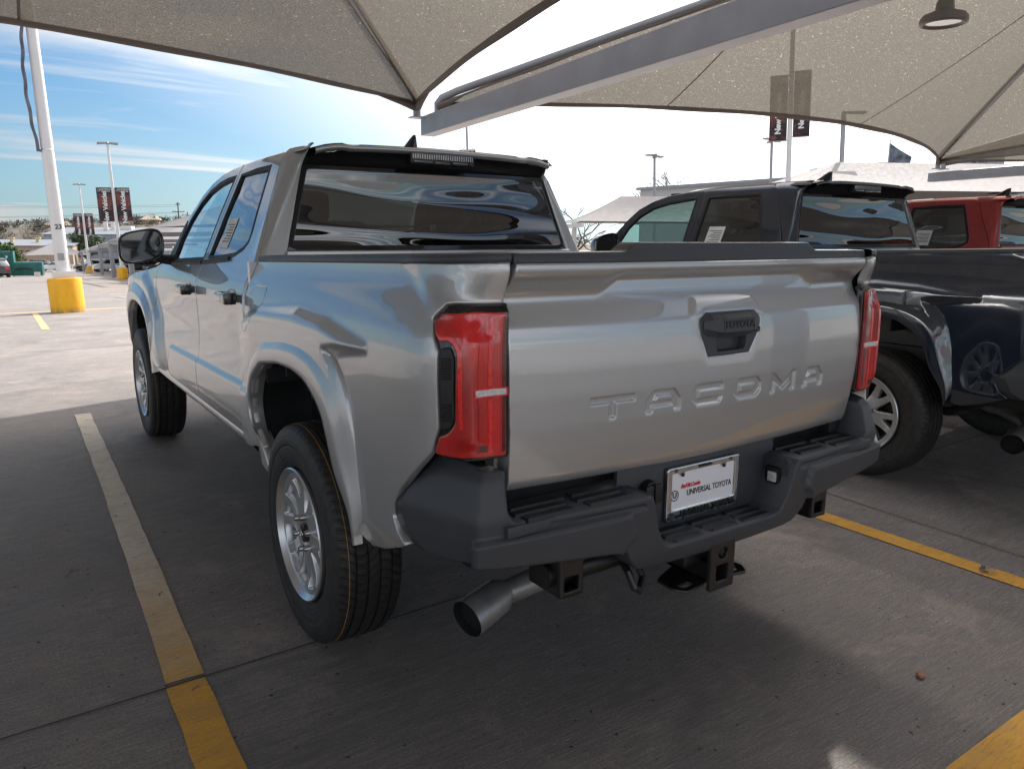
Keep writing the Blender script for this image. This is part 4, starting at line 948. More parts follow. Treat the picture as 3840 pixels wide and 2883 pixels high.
    MB().tube([(-.22, -.20, .44), (-.24, -.42, .41), (-.29, -.58, .375), (-.36, -.65, .356), (-.44, -.675, .350), (-.52, -.685, .348), (-.58, -.690, .346)], .038, 24, False).obj('exhaust_pipe', 'steel', ex)
    tip = [Vector((-.565, -.689, .3465)), Vector((-.592, -.692, .344)), Vector((-.718, -.722, .317))]
    MB().tube(tip, [.040, .054, .058], 36, False).obj('exhaust_tip', 'steel', ex)
    MB().tube([tip[2], tip[1]], [.056, .051], 36, False).obj('tip_inside', 'black_hole', ex)
    MB().tube([tip[2]*.8+tip[1]*.2, tip[2]*.7+tip[1]*.3], .054, 36, True).obj('tip_depth', 'black_hole', ex)
    ub = empty('underbody'); ub.parent = root
    MB().box(-.56, -.46, -.95, 4.0, .47, .60, .01).box(.46, .56, -.95, 4.0, .47, .60, .01).obj('frame_rail', 'chassis', ub)
    MB().box(-.72, .72, -.86, .62, .60, .78).box(-.84, .84, .62, 2.7, .50, .60).box(-.72, .72, 2.7, 4.1, .58, .95).obj('floor_pan', 'chassis', ub)
    MB().tube([(-.72, 0, .397), (.72, 0, .397)], .045, 14).obj('rear_axle', 'chassis', ub)
    MB().box(-.14, .14, -.14, .14, .26, .54, .08).obj('differential', 'chassis', ub)
    MB().tube([(-.70, 3.35, .36), (.70, 3.35, .36)], .04, 12).obj('front_axle', 'chassis', ub)
    V, F = lathe([(-.09, .20), (-.10, .30), (-.08, .37), (.08, .37), (.10, .30), (.09, .20), (0, .18)], 48); mesh_obj('spare_tyre', [(z*.95, y-.50, x*.9+.52) for x, y, z in V], F, 'tyre', ub, True, 40)
    for s in (-1, 1): MB().tube([(s*.60, -.62, .58), (s*.60, -.45, .46), (s*.60, 0, .36), (s*.60, .45, .44), (s*.60, .60, .56)], .022, 8).tube([(s*.45, -.25, .70), (s*.55, -.10, .36)], .028, 10).obj('leaf_spring', 'chassis', ub)
    MB().box(-.79, -.77, -.86, -.82, .545, .60, .003).box(-.82, -.50, -.90, -.78, .58, .61, .01).obj('valance_bracket', 'chassis', ub)
    return root
M['step_rubber'] = simple('step_rubber', (.016, .018, .021), .38, bump=.6, bscale=330)
truck = make_truck()
tag(truck, 'silver pickup truck parked nearest the camera, tailgate reading TACOMA', 'pickup truck', 'pickup trucks parked side by side')
def repaint(o, mat):
    if o.type == 'MESH':
        for i, sl_ in enumerate(o.material_slots):
            if sl_.material == M['silver']: sl_.link = 'OBJECT'; sl_.material = M[mat]
    for c in o.children: repaint(c, mat)
def drop_line(o):
    for c in list(o.children): drop_line(c)
    if o.name.startswith('paint_line'): bpy.data.objects.remove(o)
truck2 = copy_tree(truck); truck2.location = (3.42, .03, 0); repaint(truck2, 'dark'); drop_line(truck2); truck2.name = 'pickup_truck'
tag(truck2, 'dark blue-grey pickup truck parked beside the silver one', 'pickup truck', 'pickup trucks parked side by side')
truck3 = copy_tree(truck); truck3.location = (6.42, .12, 0); repaint(truck3, 'red'); drop_line(truck3); truck3.name = 'pickup_truck'
tag(truck3, 'red pickup truck mostly hidden behind the dark truck', 'pickup truck', 'pickup trucks parked side by side')
# ---------------------------------------------------------------- the lot: one sheet, falling away gently past the trucks
def G(x, y): return -0.03*max(0.0, min(math.hypot(x, y), 140)-6)
def GV(x, y): return (x, y, G(x, y))
UPV = Vector((-.020, .030, 1)).normalized()
rr_ = [0, 1.5, 3, 4.5, 6, 7, 8, 10, 12, 15, 18, 22, 27, 33, 40, 50, 60, 75, 90, 110, 125, 140, 170, 220, 320, 500, 900]
V = []; F = []; NS = 96
for r in rr_:
    for k in range(NS): V.append((r*math.cos(2*PI*k/NS), r*math.sin(2*PI*k/NS), G(r, 0)))
for i in range(len(rr_)-1):
    for k in range(NS): F.append((i*NS+k, i*NS+(k+1) % NS, (i+1)*NS+(k+1) % NS, (i+1)*NS+k)[::-1])
g = mesh_obj('ground', V, F, 'concrete', None, True); g['kind'] = 'structure'
b = bmesh.new(); b.from_mesh(g.data); bmesh.ops.remove_doubles(b, verts=b.verts, dist=1e-4); bmesh.ops.recalc_face_normals(b, faces=b.faces); 
if sum(f.normal.z for f in b.faces) < 0: bmesh.ops.reverse_faces(b, faces=b.faces)
b.to_mesh(g.data); b.free()
def strip(name, pts, w, mat, h=.004, ragged=0):
    """flat painted strip following the ground"""
    P = []
    for (x0, y0), (x1, y1) in zip(pts[:-1], pts[1:]):
        n = max(2, int(math.hypot(x1-x0, y1-y0)/(.12 if ragged else 1.0))); P += [(x0+(x1-x0)*i/n, y0+(y1-y0)*i/n) for i in range(n)]
    P.append(pts[-1]); V = []
    for i, (x, y) in enumerate(P):
        a = P[max(0, i-1)]; c = P[min(len(P)-1, i+1)]; dx, dy = c[0]-a[0], c[1]-a[1]; L_ = math.hypot(dx, dy); nx, ny = -dy/L_*w/2, dx/L_*w/2
        j1, j2 = (1+rng.uniform(-ragged, ragged)), (1+rng.uniform(-ragged, ragged))
        V += [(x+nx*j1, y+ny*j1, G(x, y)+h), (x-nx*j2, y-ny*j2, G(x, y)+h)]
    F = [(2*i, 2*i+1, 2*i+3, 2*i+2) for i in range(len(P)-1)]
    o = mesh_obj(name, V, F, mat, None, False); o['kind'] = 'structure'
    b = bmesh.new(); b.from_mesh(o.data)
    if sum(f.normal.z for f in b.faces) < 0: bmesh.ops.reverse_faces(b, faces=b.faces)
    b.to_mesh(o.data); b.free(); return o
strip('road_marking', [(-1.275, 4.37), (-1.305, 2.6), (-1.335, 1.2)], .112, 'faded_y', ragged=.05)
strip('road_marking', [(-1.335, 1.2), (-1.372, -.045)], .114, 'faded_y', ragged=.05)
strip('road_marking', [(-1.373, -.065), (-1.388, -1.2), (-1.40, -2.4)], .116, 'yellow', ragged=.05)
strip('road_marking', [(1.665, 1.8), (1.66, -.2), (1.655, -1.61)], .112, 'yellow', ragged=.03)
strip('road_marking', [(-.04, -1.765), (1.9, -1.755), (3.2, -1.75)], .28, 'yellow', .0045, ragged=.012)
for x in (4.66, 7.66, 10.66, 13.66): strip('road_marking', [(x, 4.3), (x, -1.6)], .11, 'yellow')
M['faded_y2'] = mk_paint('sunned_line_paint', (.62, .42, .17), (.56, .40, .19), .5)
strip('road_marking', [(-8, 18.2), (-1.73, 18.95), (-.6, 19.05), (1.04, 19.42), (6, 20.2), (16, 21.9)], .13, 'faded_y2')
strip('road_marking', [(-1.05, 18.6), (-1.06, 17.2), (-1.08, 14.6), (-1.09, 13.2)], .12, 'faded_y2')
for i, yy in enumerate((26.5, 29.5, 32.6, 35.6, 39, 42.5, 47, 51.4, 56.5, 61.6, 68, 75, 82, 88)): strip('road_marking', [(1.6+yy*.005, yy), (16, yy+1.6)], .13, 'cream')
for p, w in (([(-9, -.40), (-1.9, -.082), (.2, -.03), (1.2, .0), (14, .35)], .007), ([(-9, 9.0), (0, 9.3), (8, 9.6)], .015), ([(2.3, 6), (2.0, 0), (1.75, -6)], .006), ([(1.9, 4.0), (3.6, -3.0)], .005), ([(1.5, 26), (3.4, 12)], .03)):
    strip('ground_joint', p, w, 'joint', .0055)
# small stones and leaves
for (x, y, r, m, lb) in ((.62, -1.35, .014, 'red_stone', 'small reddish stone on the concrete behind the silver truck'),):
    M['red_stone'] = simple('red_stone', (.30, .14, .09), .8)
    b = bmesh.new(); bmesh.ops.create_icosphere(b, subdivisions=2, radius=r)
    for v in b.verts: v.co *= 1+.2*math.sin(v.co.x*300+v.co.y*170); v.co.z *= .7
    me = bpy.data.meshes.new('stone'); b.to_mesh(me); b.free(); me.materials.append(M['red_stone']); o = link(bpy.data.objects.new('stone', me)); o.location = (x, y, r*.6); tag(o, lb, 'stone')

rgs = np.random.default_rng(9)
V = []; F = []
for i in range(26):
    c = np.array((1.66, -1.075, .012))+rgs.normal(size=3)*np.array((.020, .013, .005)); a = rgs.normal(size=3); a[2] *= .5; a /= np.linalg.norm(a); b_ = np.cross(a, rgs.normal(size=3)); b_ /= np.linalg.norm(b_); k = len(V); V += [c+a*.016, c+b_*.007, c-a*.016, c-b_*.007]; F.append((k, k+1, k+2, k+3))
M['scrap'] = simple('grey_scrap', (.30, .27, .25), .9, var=.4, scale=90)
tag(mesh_obj('litter_scrap', V, F, 'scrap', None, False), 'torn grey scrap of litter lying on the right yellow line', 'litter')
tag(MB().tube([(-1.63, 1.02, .004), (-1.61, 1.05, .010), (-1.60, 1.09, .008)], .002, 5).tube([(-1.61, 1.05, .010), (-1.575, 1.055, .012)], .0015, 5).obj('twig', 'bark_dry') if M.setdefault('bark_dry', simple('dry_twig', (.12, .11, .06), .9)) else None, 'small dry twig on the shaded concrete left of the left line', 'twig')

# ---------------------------------------------------------------- shade canopies over the trucks
def canopy_mesh(x0, x1, y0, y1, zc, za, sag, ss_=None, tilt=0, n=26, mr=14, mat='cloth', base=(0, 0)):
    cx, cy = (x0+x1)/2, (y0+y1)/2; obs = []
    C = [(x0, y1), (x1, y1), (x1, y0), (x0, y0)]
    def edge(i, t):
        a, c = np.array(C[i]), np.array(C[(i+1) % 4]); p = a+(c-a)*t; ctr = np.array((cx, cy)); d = ctr-(a+c)/2; d /= np.linalg.norm(d); s_ = ((ss_[0 if i == 1 else 1] if i % 2 else sag) if ss_ else sag)*(1-abs(2*t-1)**1.9); q = p+d*s_
        return q, zc+.06*(1-abs(2*t-1)**2)+tilt*(y1-q[1])
    return edge, (cx, cy), C
def field_pt(edge, i, t, r, za, c):
    (ex, ey), ez = edge(i, t); return (ex*(1-r)+c[0]*r, ey*(1-r)+c[1]*r, ez*(1-r)+za*r-.30*math.sin(PI*t)*4*r*(1-r)*.5)
def canopy(x0, x1, y0, y1, zc, za, sag, label, group, mat='cloth', ribs=True, seams=(), post=True, lod=1, side_sag=None, tilt=0):
    edge, c, C = canopy_mesh(x0, x1, y0, y1, zc, za, sag, side_sag, tilt); TL = lambda y: tilt*(y1-y)
    root = empty('shade_canopy', (c[0], c[1], zc), 0, label, 'shade canopy', group)
    org = np.array((c[0], c[1], zc)); n, m = (40, 20) if lod else (14, 6)
    V = []; F = []
    for i in range(4):
        k0 = len(V)
        for a in range(n+1):
            for b_ in range(m+1): V.append(np.array(field_pt(edge, i, a/n, b_/m, za, c))-org)
        for a in range(n):
            for b_ in range(m): F.append((k0+a*(m+1)+b_, k0+a*(m+1)+b_+1, k0+(a+1)*(m+1)+b_+1, k0+(a+1)*(m+1)+b_))
    mesh_obj('fabric', V, F, mat, root, True, 20)
    for i in range(4):
        pts = [np.array(field_pt(edge, i, t, 0.0, za, c))-org+np.array((0, 0, -.012)) for t in np.linspace(.012, .988, 40 if lod else 12)]
        if lod:
            rows = []
            for t in np.linspace(.005, .995, 44):
                p = np.array(field_pt(edge, i, t, 0, za, c)); q = np.array(field_pt(edge, i, t, .014, za, c)); d = q-p; d = d/np.linalg.norm(d)*.085; j = .006*math.sin(t*40+i)
                rows.append([p-org+np.array((0, 0, .006)), p-org-d*.06+np.array((0, 0, -.010)), p-org+np.array((0, 0, -.024+j)), p-org+d*.5+np.array((0, 0, -.020)), p-org+d+np.array((0, 0, -.008))])
            gridsurf('hem', np.array(rows), 'hem', root)
        if ribs:
            zc_ = zc; zc = zc_+TL(C[i][1]); a = np.array((C[i][0], C[i][1], zc+.07)); ap = np.array((c[0], c[1], za-.10)); ins = a+(ap-a)*.012
            mb = MB().tube([tuple(np.array((C[i][0], C[i][1], zc-.17))-org), tuple(np.array((C[i][0], C[i][1], zc+.0))-org), tuple(a+(ap-a)*.006-org+np.array((0, 0, -.02))), tuple(a+(ap-a)*.03-org), tuple(ap-org)], .050 if lod else .06, 16)
            mb.obj('ridge_pipe', 'grey_steel', root)
            if lod:
                MB().box(C[i][0]-.085-org[0], C[i][0]+.085-org[0], C[i][1]-.085-org[1], C[i][1]+.085-org[1], zc-.185-org[2], zc-.170-org[2]).obj('foot_plate', 'grey_steel', root)
                # gathered cloth sleeve at the corner
                mb = MB(); 
                for j in range(2):
                    e0 = np.array(field_pt(edge, (i-j) % 4, .004 if j == 0 else .996, 0, za, c))-org; e1 = np.array(field_pt(edge, (i-j) % 4, .05 if j == 0 else .95, 0, za, c))-org
                    mb.tube([tuple(e0+np.array((0, 0, -.05))), tuple((e0*.6+e1*.4)+np.array((0, 0, -.035))), tuple(e1+np.array((0, 0, -.012)))], [.055, .032, .012], 8)
                mb.obj('corner_sleeve', 'hem', root)
            zc = zc_
    for (i, X0) in seams:
        pts = []
        for r in np.linspace(0, .93, 40):
            ex = (X0-c[0]*r)/(1-r); a, b_ = C[i][0], C[(i+1) % 4][0]; t = (ex-a)/(b_-a)
            if 0 <= t <= 1: p = np.array(field_pt(edge, i, t, r, za, c))-org; pts.append(tuple(p+np.array((0, 0, -.004))))
        rows = np.array([[(p[0]-.013, p[1], p[2]), (p[0]+.013, p[1], p[2])] for p in pts]); gridsurf('seam', rows, 'hem', root)
    return root
GRP = 'beige fabric shade canopies over the parked trucks'
canopy(-9.6, 3.03, -5.9, 6.85, 3.11, 5.85, 1.22, 'beige shade canopy overhead at upper left, above the silver truck', GRP, seams=((0, -1.35), (0, -5.5), (2, -1.35), (2, -5.5)), side_sag=(.92, .92), tilt=.03)
canopy(3.27, 15.72, -5.9, 6.72, 3.11, 5.89, 1.55, 'sunlit beige shade canopy overhead at upper right, round lamp under it', GRP, seams=((0, 6.26), (0, 10.2), (2, 6.26), (2, 10.2)), side_sag=(1.2, .10), tilt=.03)
canopy(15.95, 28.4, -5.9, 6.72, 3.11, 5.89, 1.55, 'beige shade canopy farthest right, beyond the second steel beam', GRP, tilt=.03)
for (x, lb) in ((3.22, 'long grey steel box beam crossing overhead, carrying the canopy corners'), (15.84, 'short grey steel box beam at the right edge above the red truck')):
    bm_ = empty('canopy_beam', (x, .4, 0), 0, lb, 'steel beam', 'steel beams carrying the canopies')
    y_e, y_s = 6.53, -3.5
    if x < 10: zb0, zb1, zt0, zt1 = 2.72, 2.72+.034*10, 2.959, 2.959+.042*10
    else: zb0, zb1, zt0, zt1 = 2.665, 2.665+.012*10, 2.862, 2.862+.014*10
    V = [(sx, yy, zz) for yy, za_, zb_b in ((y_e, zb0, zt0), (y_s, zb1, zt1)) for sx, zz in ((-.10, za_), (.10, za_), (.10, zb_b), (-.10, zb_b))]
    o = MB().add(V, [(0, 1, 2, 3), (7, 6, 5, 4), (0, 4, 5, 1), (1, 5, 6, 2), (2, 6, 7, 3), (3, 7, 4, 0)]).obj('box_beam', 'grey_steel', bm_, False)
    bv = o.modifiers.new('edge', 'BEVEL'); bv.width = .008; bv.segments = 2
    MB().box(-.17, .17, -3.28, -2.94, 0, 3.02, .01).obj('column', 'grey_steel', bm_)
    MB().box(-.26, .26, -3.37, -2.85, 0, .03).obj('base_plate', 'grey_steel', bm_)
# round lamp under the right canopy
lr = empty('canopy_lamp', (5.20, 1.26, 3.25), 0, 'round grey high-bay lamp hanging under the right canopy', 'lamp')
V, F = lathe([(.045, .07), (.045, .10), (.03, .165), (.0, .188), (-.035, .19), (-.045, .182), (-.05, .165), (-.035, .15), (-.03, .13)], 40); V = [(y, z, x) for x, y, z in V]; mesh_obj('ring_body', V, F, 'fixture', lr, True, 35)
V, F = lathe([(.17, 0), (.165, .05), (.13, .068), (.07, .075), (.05, .11), (.02, .115), (-.02, .11), (-.02, 0)], 32); V = [(y, z, x) for x, y, z in V]; mesh_obj('driver_housing', V, F, 'fixture', lr, True, 35)
V, F = lathe([(-.034, 0), (-.034, .135)], 32); V = [(y, z, x) for x, y, z in V]; mesh_obj('lens_disc', V, F, 'reverse', lr)
mb = MB()
for k in range(12): 
    t = k*PI/6; mb.tube([(.10*math.cos(t), .10*math.sin(t), .03), (.155*math.cos(t), .155*math.sin(t), .02)], .008, 6)
mb.obj('cooling_spokes', 'fixture', lr); MB().tube([(0, 0, .16), (0, 0, .75)], .010, 8).obj('stem', 'fixture', lr)

# ---------------------------------------------------------------- light poles
def frame_up(o, base): 
    o.location = base; q = Vector((0, 0, 1)).rotation_difference(UPV); o.rotation_mode = 'QUATERNION'; o.rotation_quaternion = q
BM = {}
def banner_mat():
    b = NB('banner_print'); sp = b.n('ShaderNodeSeparateXYZ'); b.L.new(b.tc.outputs['Object'], sp.inputs[0])
    w = b.mth('SINE', b.mth('ADD', b.mth('MULTIPLY', sp.outputs[2], 4.2), b.mth('MULTIPLY', b.noise(1.2, 4), 9)))
    c = b.mix(b.rng(w, -.3, .6), C4((.030, .022, .024)), C4((.17, .050, .042))); c = b.mix(b.rng(b.noise(5, 5), .55, .7, 0, .5), c, C4((.26, .19, .17)))
    return b.done(b.prin(Base_Color=c, Roughness=.7))
M['banner'] = banner_mat(); M['white_text'] = simple('white_print', (.75, .75, .74), .6)
def lamp_head(par, z, dirs, L_=.62):
    for i, a in enumerate(dirs):
        ca, sa = math.cos(a), math.sin(a)
        V = [(ca*r_-sa*w, sa*r_+ca*w, z+h) for r_, w, h in ((.10, -.07, -.02), (.10, .07, -.02), (L_, .20, -.06), (L_, -.20, -.06), (.10, -.07, .09), (.10, .07, .09), (L_, .20, .06), (L_, -.20, .06))]
        MB().add(V, [(0, 1, 2, 3), (7, 6, 5, 4), (0, 4, 5, 1), (1, 5, 6, 2), (2, 6, 7, 3), (3, 7, 4, 0)]).obj('lamp_head', 'fixture', par, False)
def banner(par, x0, x1, z0, z1, yaw, txt=True):
    bo = empty('banner'); bo.parent = par; bo.rotation_euler = (0, 0, yaw)
    V = []; F = []
    nx, nz = 6, 12
    for j in range(nz+1):
        for i in range(nx+1): V.append((x0+(x1-x0)*i/nx, .03*math.sin(j*.5+i*.4), z0+(z1-z0)*j/nz))
    for j in range(nz):
        for i in range(nx): F.append((j*(nx+1)+i, j*(nx+1)+i+1, (j+1)*(nx+1)+i+1, (j+1)*(nx+1)+i))
    o = mesh_obj('banner_cloth', V, F, 'banner', bo); md = o.modifiers.new('thickness', 'SOLIDIFY'); md.thickness = .008
    MB().tube([(min(x0, 0), 0, z1), (max(x1, 0), 0, z1)], .02, 6).obj('top_rod', 'fixture', bo); MB().tube([(min(x0, 0), 0, z0), (max(x1, 0), 0, z0)], .02, 6).obj('bottom_rod', 'fixture', bo)
    cx_ = (x0+x1)/2; H = z1-z0
    if txt:
        text_mesh('New Vehicles', (x1-x0)*.44, 'white_text', 'banner_lettering', bo, Matrix.Translation((cx_, -.05, z0+H*.42)) @ Matrix.Rotation(R(90), 4, 'X') @ Matrix.Rotation(R(90), 4, 'Z'), .002, .012, 0, 1.0, .95)
        text_mesh('UNIVERSAL\nTOYOTA', (x1-x0)*.15, 'white_text', 'banner_heading', bo, Matrix.Translation((cx_+.1, -.05, z1-H*.085)) @ Matrix.Rotation(R(90), 4, 'X'), .002, .002)
        MB().tube([(x0+(x1-x0)*.17+.07*math.cos(t), -.05, z1-H*.085+.07*math.sin(t)) for t in np.linspace(0, 2*PI, 17)], .01, 5, False).obj('round_emblem', 'white_text', bo)
def light_pole(x, y, H, r0, r1, label, bollard=None, white=True, dirs=(0, PI), banners=None, group='tall white light poles on round yellow bases', yawb=0, hl=.62, faded=False):
    root = empty('light_pole'); frame_up(root, GV(x, y)); tag(root, label, 'light pole', group)
    zb_ = 0
    if bollard:
        rb, hb = bollard; 
        V, F = lathe([(-.3, rb*1.0), (hb-.03, rb*.99), (hb-.006, rb*.975), (hb, rb*.94), (hb+.004, 0)], 56); V = [(yy, zz, xx) for xx, yy, zz in V]
        mesh_obj('concrete_base', V, F, 'faded_bollard' if faded else 'bollard', root, True, 40); zb_ = hb
        MB().box(-r0*1.5, r0*1.5, -r0*1.5, r0*1.5, hb, hb+.16, .01).obj('base_cover', 'white_pole', root)
    MB().tube([(0, 0, zb_), (0, 0, zb_+.5*(H-zb_)), (0, 0, H)], [r0, (r0+r1)/2, r1], 32).obj('shaft', 'white_pole' if white else 'grey_steel', root)
    lamp_head(root, H-.02, dirs, hl); V, F = lathe([(H, .0), (H+.10, .07), (H+.0, .10), (H-.08, .10)], 12); mesh_obj('pole_cap', [(yy, zz, xx) for xx, yy, zz in V], F, 'fixture', root)
    if banners:
        for q in banners: banner(root, *q, yawb)
    return root, zb_
M['faded_bollard'] = simple('faded_bollard_yellow', (.62, .36, .10), .6, var=.12, scale=6)
p1, zb_ = light_pole(-.366, 18.49, 7.6, .150, .105, 'tall white light pole numbered 23 on the big nearest yellow base', (.365, .80), dirs=(PI*.5,))
fc = R(-12)
mt = Matrix.Rotation(math.atan2(-1.38, -20.9)+PI/2, 4, 'Z')
ang = math.atan2(-2.48-18.49, -1.75+.366); 
for txt_, dz, sz in (('23', 1.98, .15),):
    text_mesh(txt_, sz, 'ink', 'pole_number', p1, Matrix.Rotation(ang+PI/2, 4, 'Z') @ Matrix.Translation((0.02, -.149, dz)) @ Matrix.Rotation(R(90), 4, 'X'), .003, .003)
MB().box(-.085, .05, -.165, -.13, 1.22, 1.38, .008).obj('access_cover', 'grey_steel', p1); MB().box(.10, .155, -.06, .06, 1.05, 1.42, .01).obj('cable_box', 'white_pole', p1)
MB().tube([(.131*math.cos(t), .131*math.sin(t), 3.72) for t in np.linspace(0, 2*PI, 33)], .009, 6, False).obj('strap', 'chrome', p1)
# folded flag hanging down the left side of the near pole
M['flag_cloth'] = simple('flag_cloth', (.12, .12, .15), .7, var=.8, scale=2.2)
rows = []
for j, t in enumerate(np.linspace(0, 1, 30)):
    z = 6.6-2.9*t; bx = -.16-.10*math.sin(PI*t)-.02*t; rows.append([(bx+.035*math.cos(q)+.012*math.sin(j), -.05+.11*math.sin(q)*(1-.4*abs(2*t-1)), z+.03*math.sin(3*q+j*.7)) for q in np.linspace(0, 2*PI, 14, endpoint=False)])
rows.append([(-.10, -.05, 3.66)]*14)
fo_ = gridsurf('folded_banner', np.array(rows), 'flag_cloth', None, closed=True); fo_.location = GV(-.366, 18.49); fo_.rotation_mode = 'QUATERNION'; fo_.rotation_quaternion = p1.rotation_quaternion; tag(fo_, 'dark folded banner hanging limp beside the nearest white pole', 'banner')
light_pole(5.68, 57.0, 9.1, .13, .075, 'middle white light pole with two banners, bright yellow base', (.345, .80), banners=((-1.02, -.10, 3.95, 6.2), (.10, 1.02, 3.95, 6.2)), yawb=R(-6))
light_pole(7.43, 98.0, 9.9, .15, .085, 'farthest small white light pole with two banners, pale yellow base', (.40, .80), banners=((-.98, -.12, 4.35, 6.7), (.12, .98, 4.35, 6.7)), yawb=R(-6), faded=True)
GR = 'slim light poles rising behind the trucks'
light_pole(42.4, 42.6, 9.4, .11, .10, 'slim dark light pole between the two pickup cabs', None, False, (.3, PI+.3, .8, PI+.8), group=GR, hl=1.15)
light_pole(45.9, 34.3, 9.95, .11, .10, 'slim dark light pole left of the thick banner pole', None, False, (.3, PI+.3, .8, PI+.8), group=GR, hl=1.3)
light_pole(46.6, 78.1, 17.6, .16, .12, 'distant light pole behind the silver truck fin, small banners', None, False, (.2, PI+.2), group=GR, banners=((-.95, -.15, 12.9, 14.2), (.15, .95, 12.9, 14.2)), yawb=R(-35), hl=.9)
light_pole(23.1, 15.9, 10.3, .105, .075, 'thick white banner pole half behind the right canopy', None, True, (.3, PI+.3), group=GR, banners=((-.72, -.10, 5.62, 7.9), (.10, .68, 5.72, 8.0)), yawb=R(-52))
light_pole(36.0, 22.2, 8.95, .12, .12, 'plain grey pole with one short arm behind the right canopy', None, False, (R(-35),), group=GR, hl=1.1)
light_pole(41.3, 15.2, 9.5, .09, .08, 'thin grey pole at the right edge above the red truck', None, False, (R(-35),), group=GR, hl=.8)

# ---------------------------------------------------------------- far parking row with its canopies, posts and cars
GF = 'grey fabric canopies over the far parking row'
ordn = ['nearest', 'second', 'third', 'fourth', 'fifth', 'last']
rowc = [(13.0, 39.6), (13.4, 56.6), (14.3, 73.6), (15.1, 90.6), (15.9, 108), (16.6, 126)]
for i, (x, y) in enumerate(rowc):
    z = G(x, y)+3.0
    canopy(x-6.6, x+6.6, y-8.3, y+8.3, z, z+2.5, .7, '%s grey fabric canopy in the row left of the door mirror' % ordn[i], GF, 'cloth_far', ribs=False, lod=0)
for i, (x, y) in enumerate(((5.07, 48.0), (6.06, 65.1), (7.03, 81.9), (7.69, 99.1), (8.45, 117), (9.0, 134))):
    ps = empty('canopy_post'); frame_up(ps, GV(x, y)); tag(ps, '%s square grey post of the far canopy row' % ordn[i], 'post', 'square posts of the far canopy row')
    MB().box(-.14, .14, -.14, .14, -.2, 2.9, .02).obj('upright', 'grey_steel', ps); MB().box(-.10, 9, -.10, .10, 2.62, 2.88).obj('arm', 'grey_steel', ps)
    MB().box(-.08, .08, -8, 8, 2.55, 2.70).obj('eave_rail', 'grey_steel', ps)
hz_ = canopy(1.8, 9.5, 118, 128, G(3, 122)+2.35, G(3, 122)+4.0, .6, 'low grey hip canopy behind the white sedan', GF, 'cloth_far', ribs=False, lod=0)
for x in (2.0, 5.5, 9.2): MB().box(x-.08, x+.08, 118.5, 118.66, G(3, 122), G(3, 122)+2.4)
def car(x, y, yaw, kind, col, label, cat, group, lights=True):
    root = empty(kind, GV(x, y), yaw, label, cat, group)
    Lh = 2.35; W_ = .92
    if cat == 'sedan':
        prof = [(-2.35, .35), (-2.40, .62), (-2.30, .92), (-1.75, .98), (-1.15, 1.02), (.95, .95), (1.6, .88), (2.20, .72), (2.38, .55), (2.36, .32)]; roof = [(-1.75, .95), (-1.15, 1.36), (-.55, 1.45), (.25, 1.43), (1.10, .93)]
    else:
        prof = [(-2.30, .42), (-2.38, .70), (-2.33, 1.05), (-1.2, 1.10), (1.05, 1.08), (1.7, 1.04), (2.22, .90), (2.36, .62), (2.33, .38)]; roof = [(-2.26, 1.05), (-1.95, 1.60), (-1.2, 1.72), (.10, 1.70), (.45, 1.58), (1.20, 1.06)]
    def loft(pr, w0, w1, z0, z1, name, mat, par):
        rows = []; 
        for s_, k in ((-1, 0), (-1, 1), (1, 1), (1, 0)): rows.append(None)
        n = len(pr); V = []; c = np.mean(np.array(pr), 0)
        for s_, f_ in ((-1, .94), (-.92, 1.0), (.92, 1.0), (1, .94)):
            for px, pz in pr:
                k = (pz-z0)/(z1-z0); w = w0+(w1-w0)*np.clip(k, 0, 1); V.append((c[0]+(px-c[0])*f_, s_*w, c[1]+(pz-c[1])*f_))
        F = [(j*n+i, j*n+(i+1) % n, (j+1)*n+(i+1) % n, (j+1)*n+i) for j in range(3) for i in range(n)]+[tuple(range(n))[::-1], tuple(3*n+i for i in range(n))]
        return MB().add(V, F).obj(name, mat, par, True, 50)
    loft(prof, .93, .90, .3, 1.0, 'body', col, root)
    zt = max(p[1] for p in roof); zb = min(p[1] for p in roof)
    gh = loft([(px*.985, min(pz, zt-.05)) for px, pz in roof], .86, .66, zb, zt, 'window_band', 'glass_mirror', root)
    loft([(px, pz) for px, pz in roof if pz > zt-.16]+[(roof[3][0]-.1, zt-.07), (roof[1][0]+.1, zt-.07)], .72, .64, zt-.1, zt, 'roof_panel', col, root)
    for px in (roof[1][0]+.35, -.2+.1):
        MB().box(px-.05, px+.05, -.80, .80, zb-.02, zt-.05).obj('pillar', col, root)
    for sx, sy in ((-1.42, -1), (-1.42, 1), (1.45, -1), (1.45, 1)):
        V, F = lathe([(-.11, .20), (-.12, .30), (-.10, .345), (.10, .345), (.12, .30), (.11, .22), (.07, .20), (.06, .05), (.07, 0)], 24)
        w = mesh_obj('tyre', [(yy+sx, xx*sy+sy*.80, zz+.345) for xx, yy, zz in V], F, 'tyre', root, True, 35)
        V = []; F = []
        for k in range(7):
            t = k*2*PI/7; k0 = len(V); V += [(sx+r_*math.cos(t+d), sy*.925, .345+r_*math.sin(t+d)) for r_, d in ((.04, -.5), (.215, -.16), (.215, .16), (.04, .5))]; F.append((k0, k0+1, k0+2, k0+3))
        mesh_obj('rim', V, F, 'alloy', w, False)
    if lights:
        for sy in (-1, 1):
            MB().box(-2.40, -2.20, sy*.62-.16, sy*.62+.16, .78, .95, .02).obj('tail_light', 'lens_bright', root); MB().box(2.15, 2.33, sy*.64-.16, sy*.64+.16, .62, .76, .02).obj('headlight', 'reverse', root)
    return root
